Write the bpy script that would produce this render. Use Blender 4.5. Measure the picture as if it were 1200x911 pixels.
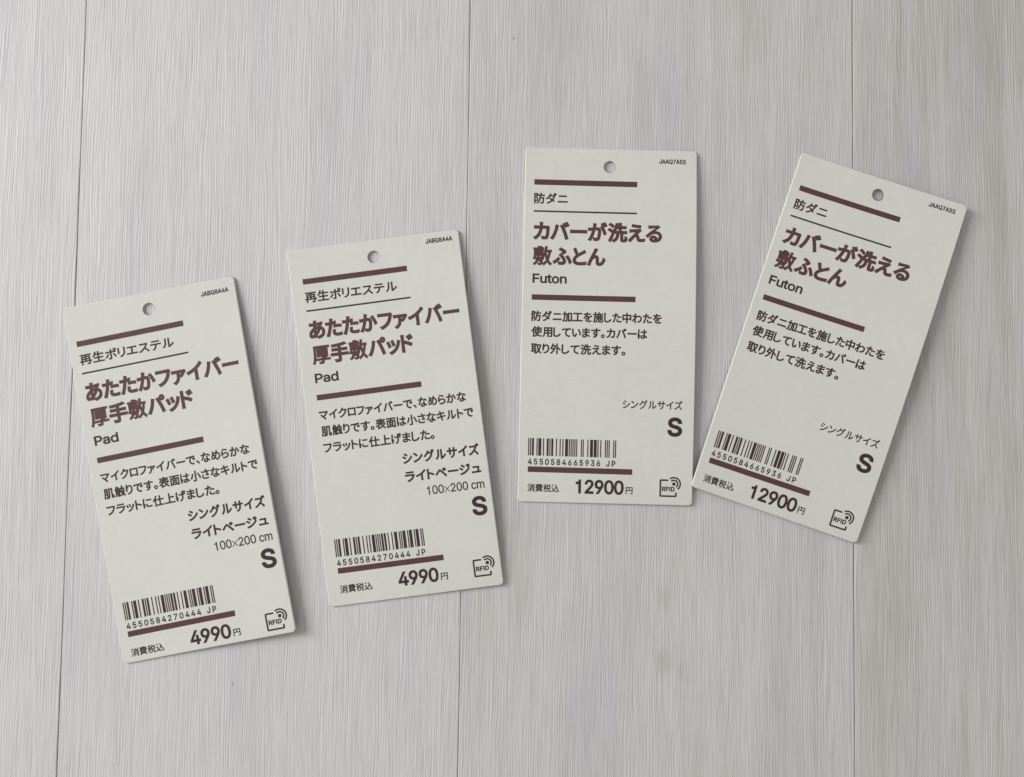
import bpy, bmesh, math
from mathutils import Vector, Matrix
from mathutils.geometry import delaunay_2d_cdt

for o in list(bpy.data.objects):
    bpy.data.objects.remove(o)
scene = bpy.context.scene
C = scene.collection
MM = 0.001

# ------------------------------------------------------------------ camera
P_, R_, H_ = 0.0439263, -0.0088095, 245.4154
cam_d = bpy.data.cameras.new('camera')
cam_d.sensor_width = 36.0
cam_d.lens = 30.0
cam_d.clip_start = 0.01
cam_d.clip_end = 20.0
cam = bpy.data.objects.new('camera', cam_d)
C.objects.link(cam)
cam.matrix_world = Matrix.Translation((0, 0, H_ * MM)) @ (Matrix.Rotation(P_, 4, 'X') @ Matrix.Rotation(R_, 4, 'Y'))
scene.camera = cam

# ------------------------------------------------------------------ light
world = bpy.data.worlds.new('World')
scene.world = world
world.use_nodes = True
bg = world.node_tree.nodes['Background']
bg.inputs['Color'].default_value = (1.0, 0.98, 0.935, 1)
bg.inputs['Strength'].default_value = 0.42

ld = bpy.data.lights.new('window_light', 'AREA')
ld.shape = 'RECTANGLE'
ld.size = 0.52
ld.size_y = 0.80
ld.energy = 20.0
ld.color = (0.97, 0.985, 1.0)
lo = bpy.data.objects.new('window_light', ld)
C.objects.link(lo)
lo.location = (-1.22, 0.42, 0.76)
lo.rotation_euler = (Vector((0, 0, 0)) - lo.location).to_track_quat('-Z', 'Y').to_euler()

scene.view_settings.view_transform = 'Standard'
scene.view_settings.look = 'None'
scene.view_settings.exposure = 0.12
scene.view_settings.gamma = 1.0


# ------------------------------------------------------------------ helpers
def link_mesh(name, verts, faces, mats, parent=None, mat_idx=None, smooth=False):
    me = bpy.data.meshes.new(name)
    me.from_pydata(verts, [], faces)
    for m in mats:
        me.materials.append(m)
    if mat_idx:
        me.polygons.foreach_set('material_index', mat_idx)
    if smooth:
        me.polygons.foreach_set('use_smooth', [True] * len(faces))
    me.update()
    o = bpy.data.objects.new(name, me)
    C.objects.link(o)
    if parent is not None:
        o.parent = parent
    return o


def new_mat(name):
    m = bpy.data.materials.new(name)
    m.use_nodes = True
    nt = m.node_tree
    return m, nt, nt.nodes, nt.links, nt.nodes['Principled BSDF']


class NG:
    """tiny node-graph writer"""
    def __init__(self, nt):
        self.nt = nt

    def n(self, kind, **kw):
        nd = self.nt.nodes.new(kind)
        for k, v in kw.items():
            setattr(nd, k, v)
        return nd

    def put(self, sock, v):
        if hasattr(v, 'is_linked'):
            self.nt.links.new(v, sock)
        else:
            sock.default_value = v

    def math(self, op, a, b=0.0, c=None, clamp=False):
        nd = self.n('ShaderNodeMath', operation=op, use_clamp=clamp)
        self.put(nd.inputs[0], a)
        self.put(nd.inputs[1], b)
        if c is not None:
            self.put(nd.inputs[2], c)
        return nd.outputs[0]

    def comb(self, x, y, z):
        nd = self.n('ShaderNodeCombineXYZ')
        for i, v in enumerate((x, y, z)):
            self.put(nd.inputs[i], v)
        return nd.outputs[0]

    def noise(self, vec, scale=1.0, detail=2.0, rough=0.5, dist=0.0):
        nd = self.n('ShaderNodeTexNoise')
        self.put(nd.inputs['Vector'], vec)
        nd.inputs['Scale'].default_value = scale
        nd.inputs['Detail'].default_value = detail
        nd.inputs['Roughness'].default_value = rough
        nd.inputs['Distortion'].default_value = dist
        return nd.outputs[0]

    def ramp(self, v, a, b, lo=0.0, hi=1.0):
        nd = self.n('ShaderNodeMapRange')
        nd.clamp = True
        self.put(nd.inputs['Value'], v)
        nd.inputs['From Min'].default_value = a
        nd.inputs['From Max'].default_value = b
        nd.inputs['To Min'].default_value = lo
        nd.inputs['To Max'].default_value = hi
        return nd.outputs[0]

    def mix(self, f, a, b, mode='MIX'):
        nd = self.n('ShaderNodeMix', data_type='RGBA', blend_type=mode)
        self.put(nd.inputs['Factor'], f)
        self.put(nd.inputs['A'], a) if False else None
        for s, v in ((nd.inputs[6], a), (nd.inputs[7], b)):
            self.put(s, v)
        return nd.outputs[2]


# ------------------------------------------------------------------ materials
PLANK_X0, PLANK_DX, PLANK_TILT = -124.213, 112.449, 0.0151


def floor_material():
    m, nt, nodes, links, bsdf = new_mat('whitewashed_wood')
    g = NG(nt)
    tc = g.n('ShaderNodeTexCoord')
    sep = g.n('ShaderNodeSeparateXYZ')
    links.new(tc.outputs['Object'], sep.inputs[0])
    X = g.math('MULTIPLY', sep.outputs[0], 1000.0)      # millimetres, x across the grain
    Y = g.math('MULTIPLY', sep.outputs[1], 1000.0)
    pid = g.math('FLOOR', g.math('DIVIDE', g.math('SUBTRACT', X, PLANK_X0), PLANK_DX))
    off = g.math('MULTIPLY', pid, 37.31)
    # the grain wanders sideways a little
    wob = g.noise(g.comb(g.math('MULTIPLY', X, 0.05), g.math('MULTIPLY', Y, 0.008), off), 1.0, 2.0, 0.5)
    wob2 = g.noise(g.comb(g.math('MULTIPLY', X, 0.35), g.math('MULTIPLY', Y, 0.085), off), 1.0, 2.0, 0.55)
    Xw = g.math('ADD', X, g.math('ADD', g.math('MULTIPLY', wob, 4.5), g.math('MULTIPLY', wob2, 0.75)))

    def streak(fx, fy, det, rough, seed):
        return g.noise(g.comb(g.math('MULTIPLY', Xw, fx), g.math('MULTIPLY', Y, fy), g.math('ADD', off, seed)), 1.0, det, rough)
    fine = streak(1.75, 0.048, 3.0, 0.62, 1.7)
    dash = streak(2.9, 0.10, 2.0, 0.6, 33.0)
    mid = streak(0.42, 0.022, 3.0, 0.6, 9.1)
    phase = g.math('ADD', g.math('MULTIPLY', Xw, 8.2), g.math('MULTIPLY', streak(0.55, 0.030, 2.0, 0.5, 51.0), 16.0))
    ridge = g.math('MULTIPLY', g.math('SINE', phase), g.ramp(streak(0.30, 0.045, 2.0, 0.5, 63.0), 0.35, 0.62, 0.15, 1.0))
    wide = streak(0.060, 0.0075, 2.5, 0.55, 4.4)
    cloud = streak(0.040, 0.020, 3.0, 0.6, 21.0)
    pale = (0.604, 0.586, 0.586, 1)
    lilac = (0.515, 0.497, 0.530, 1)
    warm = (0.520, 0.495, 0.450, 1)
    col = g.mix(g.ramp(wide, 0.48, 0.74), pale, lilac)
    col = g.mix(g.ramp(cloud, 0.54, 0.80, 0.0, 0.55), col, warm)
    worn = g.ramp(pid, 0.0, 2.0, 0.25, 1.0)           # the boards to the right are more weathered
    olive = g.math('MULTIPLY', worn, g.ramp(streak(0.13, 0.010, 3.0, 0.6, 77.0), 0.46, 0.72, 0.0, 0.75))
    col = g.mix(olive, col, (0.442, 0.424, 0.382, 1))
    col = g.mix(g.ramp(mid, 0.52, 0.80, 0.0, 0.22), col, (0.395, 0.383, 0.385, 1))
    col = g.mix(g.ramp(fine, 0.50, 0.74, 0.0, 0.34), col, (0.365, 0.355, 0.355, 1))
    col = g.mix(g.ramp(fine, 0.50, 0.30, 0.0, 0.24), col, (0.66, 0.655, 0.65, 1))

    col = g.mix(g.ramp(dash, 0.54, 0.76, 0.0, 0.36), col, (0.35, 0.34, 0.335, 1))
    col = g.mix(g.ramp(dash, 0.48, 0.28, 0.0, 0.22), col, (0.68, 0.675, 0.67, 1))
    col = g.mix(g.ramp(ridge, 0.1, 1.0, 0.0, 0.34), col, (0.70, 0.69, 0.69, 1))
    col = g.mix(g.ramp(ridge, -0.1, -1.0, 0.0, 0.26), col, (0.40, 0.385, 0.385, 1))
    # brownish worn smudges and two tiny pits that show in the boards
    def blot(cx, cy, sx, sy):
        dx = g.math('DIVIDE', g.math('SUBTRACT', X, cx), sx)
        dy = g.math('DIVIDE', g.math('SUBTRACT', Y, cy), sy)
        d = g.math('ADD', g.math('MULTIPLY', dx, dx), g.math('MULTIPLY', dy, dy))
        return g.ramp(d, 1.0, 0.0)
    for (cx, cy, sx, sy, k) in STAINS:
        f = g.math('MULTIPLY', blot(cx, cy, sx, sy), g.ramp(fine, 0.35, 0.65, k * 0.4, k))
        col = g.mix(f, col, (0.30, 0.235, 0.155, 1))
    for (cx, cy, sx, sy) in PITS:
        f = g.ramp(blot(cx, cy, sx, sy), 0.2, 0.7, 0.0, 0.6)
        col = g.mix(f, col, (0.12, 0.11, 0.105, 1))
    # light falloff painted into the board tone: darker towards the right
    right = g.ramp(pid, 0.0, 2.0, 0.0, 1.0)
    col = g.mix(g.math('MULTIPLY', right, 0.42), col, g.mix(1.0, col, (0.80, 0.79, 0.775, 1), 'MULTIPLY'))
    links.new(col, bsdf.inputs['Base Color'])
    rg = g.ramp(mid, 0.3, 0.7, 0.55, 0.66)
    links.new(rg, bsdf.inputs['Roughness'])
    bsdf.inputs['Specular IOR Level'].default_value = 0.4
    hgt = g.math('ADD', g.math('ADD', g.math('MULTIPLY', fine, 0.75), g.math('MULTIPLY', mid, 0.5)), g.math('ADD', g.math('MULTIPLY', dash, 0.4), g.math('MULTIPLY', ridge, 0.22)))
    bump = g.n('ShaderNodeBump')
    bump.inputs['Strength'].default_value = 0.35
    bump.inputs['Distance'].default_value = 0.00035
    links.new(hgt, bump.inputs['Height'])
    links.new(bump.outputs[0], bsdf.inputs['Normal'])
    return m


def plain(name, col, rough, var=0.0, scale=900.0, bump=0.0, spec=0.3):
    m, nt, nodes, links, bsdf = new_mat(name)
    g = NG(nt)
    tc = g.n('ShaderNodeTexCoord')
    nz = g.noise(tc.outputs['Object'], scale, 4.0, 0.65)
    lo_c = tuple(c * (1 - var) for c in col) + (1,)
    hi_c = tuple(min(1, c * (1 + var)) for c in col) + (1,)
    links.new(g.mix(g.ramp(nz, 0.3, 0.7), lo_c, hi_c), bsdf.inputs['Base Color'])
    bsdf.inputs['Roughness'].default_value = rough
    bsdf.inputs['Specular IOR Level'].default_value = spec
    if bump:
        b = g.n('ShaderNodeBump')
        b.inputs['Strength'].default_value = bump
        b.inputs['Distance'].default_value = 0.0001
        links.new(nz, b.inputs['Height'])
        links.new(b.outputs[0], bsdf.inputs['Normal'])
    return m


def card_material():
    m, nt, nodes, links, bsdf = new_mat('recycled_card')
    g = NG(nt)
    tc = g.n('ShaderNodeTexCoord')
    v = tc.outputs['Object']
    big = g.noise(v, 45.0, 3.0, 0.55)
    fib = g.noise(v, 520.0, 4.0, 0.7)
    mp = g.n('ShaderNodeMapping')
    mp.inputs['Scale'].default_value = (300, 1500, 300)
    links.new(v, mp.inputs['Vector'])
    lay = g.noise(mp.outputs[0], 1.0, 3.0, 0.6)
    col = g.mix(g.ramp(big, 0.35, 0.68), (0.650, 0.643, 0.600, 1), (0.616, 0.613, 0.582, 1))
    tint = g.noise(v, 90.0, 2.0, 0.5)
    col = g.mix(g.ramp(tint, 0.50, 0.72, 0, 0.7), col, (0.636, 0.618, 0.580, 1))
    col = g.mix(g.ramp(fib, 0.40, 0.75, 0, 0.5), col, (0.590, 0.577, 0.533, 1))
    col = g.mix(g.ramp(lay, 0.45, 0.75, 0, 0.35), col, (0.69, 0.685, 0.645, 1))
    links.new(col, bsdf.inputs['Base Color'])
    bsdf.inputs['Roughness'].default_value = 0.72
    bsdf.inputs['Specular IOR Level'].default_value = 0.25
    b = g.n('ShaderNodeBump')
    b.inputs['Strength'].default_value = 0.22
    b.inputs['Distance'].default_value = 0.00008
    links.new(g.math('ADD', fib, lay), b.inputs['Height'])
    links.new(b.outputs[0], bsdf.inputs['Normal'])
    return m


def rot2(x, y, a):
    return x * math.cos(a) - y * math.sin(a), x * math.sin(a) + y * math.cos(a)


STAINS = [(46.0, -48.1, 2.9, 4.6, 0.26), (46.6, -66.4, 3.0, 5.0, 0.32), (51.2, -68.5, 1.6, 3.4, 0.22)]
PITS = [(1.0, 113.6, 0.30, 0.62), (-75.7, -74.1, 0.32, 0.5)]

M_FLOOR = floor_material()
M_GROOVE = plain('plank_gap_dust', (0.38, 0.345, 0.27), 0.9, 0.25, 300)
M_CARD = card_material()
M_MAROON = plain('maroon_ink', (0.098, 0.040, 0.046), 0.6, 0.14, 1400)
M_DARK = plain('dark_brown_ink', (0.046, 0.021, 0.024), 0.6, 0.16, 1400)
M_BLACK = plain('black_ink', (0.032, 0.025, 0.024), 0.6, 0.16, 1400)


# ------------------------------------------------------------------ the floor
def build_floor():
    """One board floor: every board a slightly rounded strip, a narrow dusty gap between neighbours."""
    rnd, deep = 0.24, 0.30
    ys = [-900 + 6 * i for i in range(301)]
    verts, faces, mi = [], [], []
    strip_mat = []
    for y in ys:
        for k in range(-6, 9):
            xs = PLANK_X0 + k * PLANK_DX + 0.10 * math.sin(y * 0.021 + k * 2.1) + 0.05 * math.sin(y * 0.073 + k)
            gap = 0.105 + 0.030 * math.sin(y * 0.047 + k * 1.3) + 0.018 * math.sin(y * 0.31 + k * 4.0)
            soft = 0.5 + 0.5 * math.sin(y * 0.035 + k * 2.7)
            for x, z, m in ((-gap - rnd, 0.0, 0), (-gap - 0.08, -0.03 - 0.03 * soft, 0), (-gap, -0.13, 1), (-gap, -deep, 1),
                            (gap, -deep, 1), (gap, -0.13, 0), (gap + 0.08, -0.03, 0), (gap + rnd, 0.0, 0)):
                verts.append(((xs + x) * MM, y * MM, z * MM))
                if y == ys[0]:
                    strip_mat.append(m)
    n = len(strip_mat)
    for j in range(len(ys) - 1):
        for i in range(n - 1):
            faces.append((j * n + i, j * n + i + 1, (j + 1) * n + i + 1, (j + 1) * n + i))
            mi.append(strip_mat[i])
    o = link_mesh('floor', verts, faces, [M_FLOOR, M_GROOVE], None, mi)
    o.rotation_euler.z = -PLANK_TILT
    o['kind'] = 'structure'
    return o


floor = build_floor()

# ------------------------------------------------------------------ letter outlines
# plain numbers: alphabet, character number, advance, contour count, then per contour its point count and points
GLYPH_NUMBERS = [
0, 12289, 1000, 1, 10, 273, -56, 341, 2, 290, 59, 233, 119, 174, 175, 117, 224, 52, 167, 108, 119, 165, 63, 222, 4, 0, 12290, 1000, 2, 28, 194, 244,
160, 240, 128, 229, 99, 211, 76, 187, 58, 159, 46, 127, 42, 92, 46, 57, 58, 25, 76, -4, 99, -28, 128, -46, 160, -57, 194, -61, 229, -57, 262, -46,
290, -28, 314, -4, 332, 25, 343, 57, 347, 92, 343, 127, 332, 159, 314, 187, 290, 211, 262, 229, 229, 240, 25, 194, -10, 171, -7, 150, 0, 131, 12,
115, 28, 103, 47, 96, 68, 93, 92, 101, 131, 123, 163, 155, 185, 194, 193, 218, 190, 239, 183, 258, 171, 274, 155, 286, 136, 293, 115, 296, 92, 293,
68, 286, 47, 274, 28, 258, 12, 239, 0, 218, -7, 0, 12354, 1000, 3, 13, 613, 441, 578, 363, 538, 295, 493, 236, 444, 185, 435, 244, 428, 305, 426,
368, 427, 409, 464, 421, 505, 432, 549, 439, 596, 441, 91, 727, 551, 648, 571, 646, 552, 642, 531, 637, 513, 634, 503, 597, 504, 543, 501, 486, 493,
429, 479, 439, 602, 564, 611, 687, 624, 800, 640, 799, 714, 719, 698, 633, 686, 542, 677, 448, 671, 460, 747, 472, 792, 388, 794, 386, 746, 378, 669,
310, 668, 256, 670, 194, 675, 145, 681, 147, 606, 198, 603, 257, 600, 309, 599, 370, 600, 366, 552, 362, 503, 359, 453, 302, 422, 249, 383, 203, 339,
164, 291, 134, 239, 116, 184, 109, 129, 112, 95, 121, 67, 135, 44, 153, 26, 175, 13, 200, 6, 227, 3, 269, 7, 312, 18, 355, 35, 397, 58, 413, 2, 485,
24, 461, 105, 524, 166, 583, 241, 637, 330, 684, 430, 722, 416, 754, 398, 780, 375, 801, 350, 816, 322, 825, 291, 828, 259, 822, 206, 802, 158, 770,
115, 727, 79, 673, 51, 608, 30, 535, 17, 578, -50, 669, -29, 745, 1, 804, 40, 850, 86, 881, 138, 899, 195, 905, 255, 901, 301, 888, 344, 866, 383,
837, 418, 800, 448, 757, 473, 706, 490, 707, 494, 19, 356, 378, 356, 360, 359, 284, 368, 207, 380, 133, 343, 110, 307, 93, 273, 83, 242, 80, 217, 84,
199, 96, 189, 115, 185, 142, 189, 178, 202, 215, 222, 252, 248, 288, 280, 322, 316, 352, 0, 12356, 1000, 2, 42, 223, 698, 126, 700, 131, 672, 133,
639, 133, 611, 134, 536, 137, 439, 144, 344, 159, 243, 181, 161, 209, 96, 242, 48, 278, 16, 317, -3, 357, -9, 386, -5, 413, 6, 440, 27, 467, 58, 493,
99, 519, 153, 545, 219, 482, 290, 470, 247, 455, 206, 439, 168, 420, 135, 400, 109, 380, 92, 358, 86, 329, 93, 303, 112, 279, 143, 259, 184, 243,
236, 230, 296, 222, 364, 217, 449, 215, 530, 215, 601, 216, 633, 219, 668, 16, 744, 670, 666, 643, 705, 588, 740, 524, 769, 453, 795, 377, 815, 299,
830, 219, 840, 140, 920, 173, 911, 248, 894, 325, 873, 403, 846, 479, 816, 551, 781, 615, 0, 12360, 1000, 2, 9, 312, 789, 299, 716, 434, 695, 576,
675, 696, 662, 707, 736, 621, 744, 515, 756, 407, 772, 62, 727, 503, 679, 557, 667, 553, 649, 549, 631, 546, 516, 536, 369, 526, 266, 520, 235, 520,
206, 521, 181, 522, 188, 434, 269, 444, 577, 468, 436, 326, 269, 158, 166, 56, 116, 11, 192, -42, 261, 40, 338, 123, 395, 181, 412, 196, 430, 207,
449, 215, 469, 217, 489, 214, 506, 204, 520, 187, 530, 164, 564, 46, 575, 21, 589, 0, 607, -15, 629, -26, 654, -34, 683, -38, 715, -39, 779, -37,
848, -31, 903, -24, 908, 60, 853, 50, 787, 43, 719, 40, 686, 43, 661, 53, 644, 70, 632, 94, 599, 206, 587, 234, 571, 256, 550, 271, 523, 278, 510,
280, 496, 280, 484, 280, 541, 335, 615, 405, 672, 458, 688, 472, 707, 488, 0, 12363, 1000, 2, 10, 782, 674, 709, 641, 763, 564, 814, 468, 857, 367,
887, 279, 965, 316, 931, 400, 884, 500, 832, 597, 70, 78, 561, 86, 474, 176, 486, 303, 500, 286, 438, 264, 367, 238, 291, 207, 213, 173, 136, 134,
65, 92, 1, 174, -31, 246, 104, 305, 248, 350, 387, 384, 508, 426, 512, 463, 514, 492, 515, 518, 514, 541, 510, 560, 501, 576, 488, 588, 468, 596,
441, 598, 406, 595, 322, 586, 238, 571, 161, 550, 100, 533, 74, 513, 58, 490, 51, 463, 49, 428, 51, 384, 58, 340, 69, 353, -14, 390, -21, 431, -27,
471, -29, 498, -28, 523, -24, 545, -17, 566, -6, 585, 9, 602, 29, 617, 55, 644, 130, 662, 222, 672, 321, 675, 416, 671, 468, 659, 509, 640, 539, 614,
561, 584, 575, 550, 583, 513, 585, 400, 578, 426, 721, 438, 780, 345, 790, 343, 738, 338, 683, 330, 627, 319, 572, 167, 561, 137, 560, 108, 560, 0,
12364, 1000, 4, 10, 768, 661, 695, 628, 749, 552, 800, 457, 844, 357, 874, 269, 951, 306, 918, 389, 871, 488, 818, 585, 8, 780, 806, 726, 784, 755,
740, 783, 691, 807, 645, 862, 669, 837, 715, 808, 764, 8, 890, 846, 837, 824, 866, 781, 895, 733, 920, 686, 974, 710, 950, 754, 919, 803, 68, 64,
557, 73, 471, 163, 483, 290, 496, 273, 434, 251, 363, 225, 287, 194, 209, 160, 133, 121, 61, 79, -2, 160, -35, 233, 100, 291, 244, 337, 383, 371,
504, 413, 508, 449, 510, 478, 511, 504, 510, 527, 506, 547, 497, 563, 484, 574, 464, 582, 438, 584, 403, 581, 319, 572, 235, 558, 158, 537, 97, 520,
70, 500, 55, 476, 47, 449, 45, 414, 48, 371, 55, 327, 66, 340, -18, 376, -25, 417, -30, 458, -32, 485, -31, 509, -27, 532, -20, 553, -10, 572, 5,
589, 25, 604, 51, 631, 126, 649, 218, 659, 317, 662, 412, 658, 464, 646, 505, 626, 536, 601, 558, 571, 572, 537, 580, 499, 582, 387, 575, 413, 717,
424, 777, 332, 786, 330, 734, 325, 679, 317, 623, 306, 568, 154, 557, 0, 12370, 1000, 4, 28, 244, 750, 152, 759, 146, 692, 135, 618, 123, 523, 112,
413, 108, 293, 114, 199, 127, 111, 144, 34, 161, -24, 229, -16, 226, 18, 227, 31, 228, 47, 231, 63, 248, 127, 271, 207, 296, 284, 253, 310, 199, 157,
187, 230, 182, 308, 184, 388, 191, 468, 201, 546, 213, 619, 227, 685, 8, 819, 791, 771, 776, 791, 733, 810, 683, 827, 635, 877, 653, 860, 699, 840,
748, 8, 919, 822, 871, 806, 892, 764, 912, 715, 929, 667, 979, 685, 961, 730, 940, 779, 43, 385, 558, 385, 478, 436, 475, 493, 473, 547, 472, 664,
474, 664, 444, 664, 367, 661, 298, 654, 236, 641, 181, 621, 132, 592, 87, 551, 46, 523, 21, 488, 0, 454, -17, 527, -74, 606, -18, 662, 43, 700, 110,
723, 183, 734, 263, 739, 350, 739, 444, 739, 478, 802, 484, 860, 490, 911, 497, 912, 578, 859, 568, 800, 560, 738, 554, 737, 706, 740, 765, 647, 765,
651, 748, 655, 728, 657, 705, 662, 549, 546, 547, 490, 549, 434, 552, 0, 12373, 1000, 2, 32, 312, 312, 234, 330, 215, 287, 200, 246, 190, 205, 186,
164, 193, 110, 214, 64, 248, 26, 294, -4, 352, -25, 419, -38, 496, -42, 575, -40, 644, -35, 703, -28, 754, -20, 758, 60, 703, 49, 641, 41, 574, 36,
500, 35, 441, 38, 389, 46, 346, 60, 311, 79, 286, 104, 270, 136, 265, 173, 268, 208, 277, 243, 292, 277, 39, 158, 631, 160, 551, 275, 544, 384, 541,
486, 543, 580, 549, 608, 487, 639, 425, 671, 369, 701, 321, 535, 336, 529, 269, 613, 262, 702, 253, 770, 242, 811, 298, 796, 315, 781, 333, 767, 351,
739, 394, 709, 445, 681, 500, 655, 557, 725, 568, 796, 582, 862, 598, 853, 676, 781, 656, 705, 639, 630, 627, 611, 687, 595, 746, 584, 798, 499, 787,
524, 709, 554, 619, 467, 615, 370, 615, 267, 621, 0, 12375, 1000, 1, 42, 340, 779, 239, 780, 244, 749, 246, 715, 247, 678, 245, 533, 240, 346, 237,
172, 243, 108, 260, 57, 287, 16, 324, -15, 369, -35, 421, -47, 480, -51, 569, -44, 647, -24, 715, 6, 774, 43, 824, 85, 865, 128, 898, 170, 841, 238,
808, 194, 771, 152, 728, 113, 678, 80, 622, 54, 557, 37, 483, 31, 444, 33, 409, 41, 379, 55, 354, 75, 335, 102, 323, 137, 319, 180, 321, 350, 326,
532, 331, 678, 333, 712, 336, 746, 0, 12377, 1000, 2, 25, 568, 372, 569, 335, 565, 303, 556, 277, 542, 257, 525, 243, 504, 234, 480, 231, 457, 233,
435, 240, 417, 251, 401, 265, 389, 283, 381, 305, 378, 330, 381, 356, 389, 380, 402, 399, 418, 415, 436, 427, 457, 434, 479, 436, 508, 433, 533, 421,
553, 401, 59, 96, 653, 98, 576, 236, 584, 389, 590, 545, 593, 546, 492, 526, 498, 503, 502, 479, 503, 440, 499, 403, 486, 370, 466, 342, 439, 321,
407, 308, 370, 303, 329, 308, 286, 321, 248, 341, 218, 367, 193, 398, 176, 432, 166, 467, 162, 492, 164, 514, 169, 535, 177, 554, 189, 534, 152, 507,
119, 475, 91, 437, 66, 393, 44, 344, 26, 289, 12, 356, -54, 446, -19, 517, 23, 572, 73, 611, 127, 637, 184, 651, 243, 655, 301, 653, 337, 647, 371,
637, 402, 623, 429, 621, 594, 635, 594, 764, 594, 860, 592, 928, 589, 929, 663, 636, 664, 621, 664, 622, 729, 627, 792, 536, 792, 542, 729, 544, 663,
0, 12383, 1000, 3, 14, 537, 482, 537, 408, 599, 414, 661, 417, 723, 418, 781, 417, 838, 412, 891, 406, 893, 482, 838, 487, 779, 490, 720, 491, 656,
490, 594, 487, 28, 558, 239, 483, 246, 476, 205, 470, 167, 468, 128, 473, 89, 489, 56, 514, 29, 550, 8, 595, -7, 649, -16, 712, -19, 783, -17, 848,
-12, 905, -5, 908, 76, 845, 65, 779, 58, 713, 56, 659, 59, 617, 66, 587, 78, 566, 93, 553, 110, 546, 129, 544, 149, 546, 177, 551, 207, 36, 221, 620,
185, 621, 146, 623, 101, 627, 104, 549, 140, 547, 178, 546, 220, 545, 312, 548, 286, 441, 253, 326, 211, 203, 164, 88, 118, -6, 206, -36, 247, 62,
289, 181, 329, 306, 362, 422, 394, 556, 465, 565, 535, 577, 602, 590, 602, 669, 540, 655, 475, 643, 410, 633, 425, 707, 443, 787, 347, 795, 348, 771,
347, 742, 344, 712, 329, 625, 291, 623, 255, 621, 0, 12390, 1000, 1, 46, 85, 664, 94, 577, 198, 594, 330, 611, 461, 625, 564, 636, 525, 608, 487,
572, 452, 529, 422, 479, 398, 424, 383, 363, 377, 298, 389, 210, 423, 137, 475, 77, 540, 31, 614, -2, 693, -22, 773, -31, 802, 52, 732, 58, 663, 73,
598, 97, 542, 132, 497, 179, 468, 240, 457, 316, 462, 368, 478, 422, 503, 476, 536, 526, 579, 570, 629, 606, 686, 632, 730, 641, 782, 646, 835, 648,
882, 648, 882, 728, 807, 724, 716, 718, 612, 710, 431, 695, 276, 680, 174, 669, 0, 12391, 1000, 3, 46, 79, 658, 88, 571, 192, 588, 324, 605, 455,
619, 558, 630, 519, 602, 481, 566, 446, 523, 416, 473, 392, 418, 377, 357, 371, 292, 383, 204, 417, 131, 469, 71, 534, 25, 608, -8, 687, -28, 767,
-37, 796, 46, 726, 52, 657, 67, 592, 91, 536, 126, 491, 173, 462, 233, 451, 309, 456, 362, 472, 416, 497, 469, 530, 520, 573, 564, 623, 600, 680,
626, 724, 635, 776, 640, 829, 642, 876, 642, 876, 722, 801, 718, 710, 712, 606, 704, 425, 688, 270, 674, 168, 663, 8, 732, 519, 681, 497, 711, 453,
738, 405, 763, 356, 814, 380, 789, 428, 759, 478, 8, 841, 561, 792, 538, 823, 494, 851, 447, 876, 398, 928, 423, 901, 471, 869, 521, 0, 12392, 1000,
1, 57, 308, 778, 229, 745, 277, 635, 326, 529, 374, 437, 331, 405, 293, 371, 261, 336, 235, 300, 217, 261, 205, 221, 201, 178, 209, 119, 232, 72,
269, 34, 319, 6, 379, -13, 448, -24, 525, -28, 617, -26, 702, -20, 777, -12, 841, -3, 841, 86, 774, 72, 693, 62, 606, 55, 521, 52, 458, 55, 405, 64,
362, 79, 328, 99, 303, 124, 289, 153, 284, 187, 288, 219, 298, 250, 314, 279, 336, 308, 363, 336, 396, 363, 433, 389, 512, 438, 597, 483, 675, 524,
737, 555, 814, 597, 770, 668, 749, 652, 726, 637, 699, 621, 629, 584, 538, 536, 442, 481, 408, 545, 374, 618, 340, 697, 0, 12394, 1000, 4, 9, 887,
458, 932, 524, 867, 568, 781, 617, 699, 657, 658, 596, 715, 568, 778, 533, 838, 495, 22, 622, 165, 623, 120, 621, 97, 616, 76, 606, 58, 591, 43, 571,
31, 545, 24, 512, 21, 481, 23, 455, 28, 434, 37, 417, 49, 406, 64, 398, 81, 396, 100, 405, 132, 430, 157, 469, 174, 519, 180, 555, 178, 589, 173, 40,
687, 485, 609, 485, 620, 233, 589, 239, 556, 242, 522, 243, 476, 240, 433, 229, 396, 213, 365, 191, 342, 163, 327, 130, 322, 93, 327, 54, 343, 21,
366, -5, 397, -26, 434, -40, 476, -48, 522, -51, 571, -47, 611, -36, 643, -19, 667, 3, 684, 30, 694, 61, 697, 94, 696, 136, 743, 110, 786, 81, 824,
51, 858, 21, 901, 89, 859, 123, 810, 156, 755, 187, 693, 213, 686, 377, 686, 412, 686, 447, 30, 451, 794, 363, 802, 358, 746, 346, 687, 332, 629,
293, 627, 256, 625, 219, 624, 177, 625, 136, 627, 97, 631, 102, 556, 219, 553, 308, 556, 267, 462, 215, 362, 156, 265, 94, 182, 171, 142, 232, 234,
292, 341, 346, 454, 389, 564, 454, 574, 515, 587, 571, 601, 569, 676, 517, 661, 465, 649, 412, 639, 0, 12395, 1000, 3, 10, 456, 675, 456, 595, 552,
588, 663, 586, 773, 588, 867, 595, 867, 676, 776, 667, 665, 663, 552, 666, 30, 495, 268, 423, 275, 414, 230, 408, 192, 406, 157, 411, 119, 425, 86,
449, 59, 483, 36, 528, 20, 583, 10, 649, 7, 723, 9, 789, 13, 848, 20, 899, 28, 897, 112, 837, 100, 777, 92, 715, 88, 649, 86, 597, 89, 556, 96, 526,
107, 504, 121, 490, 138, 482, 157, 480, 176, 482, 204, 487, 234, 30, 265, 752, 176, 760, 175, 737, 172, 713, 169, 689, 157, 612, 142, 513, 129, 401,
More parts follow.
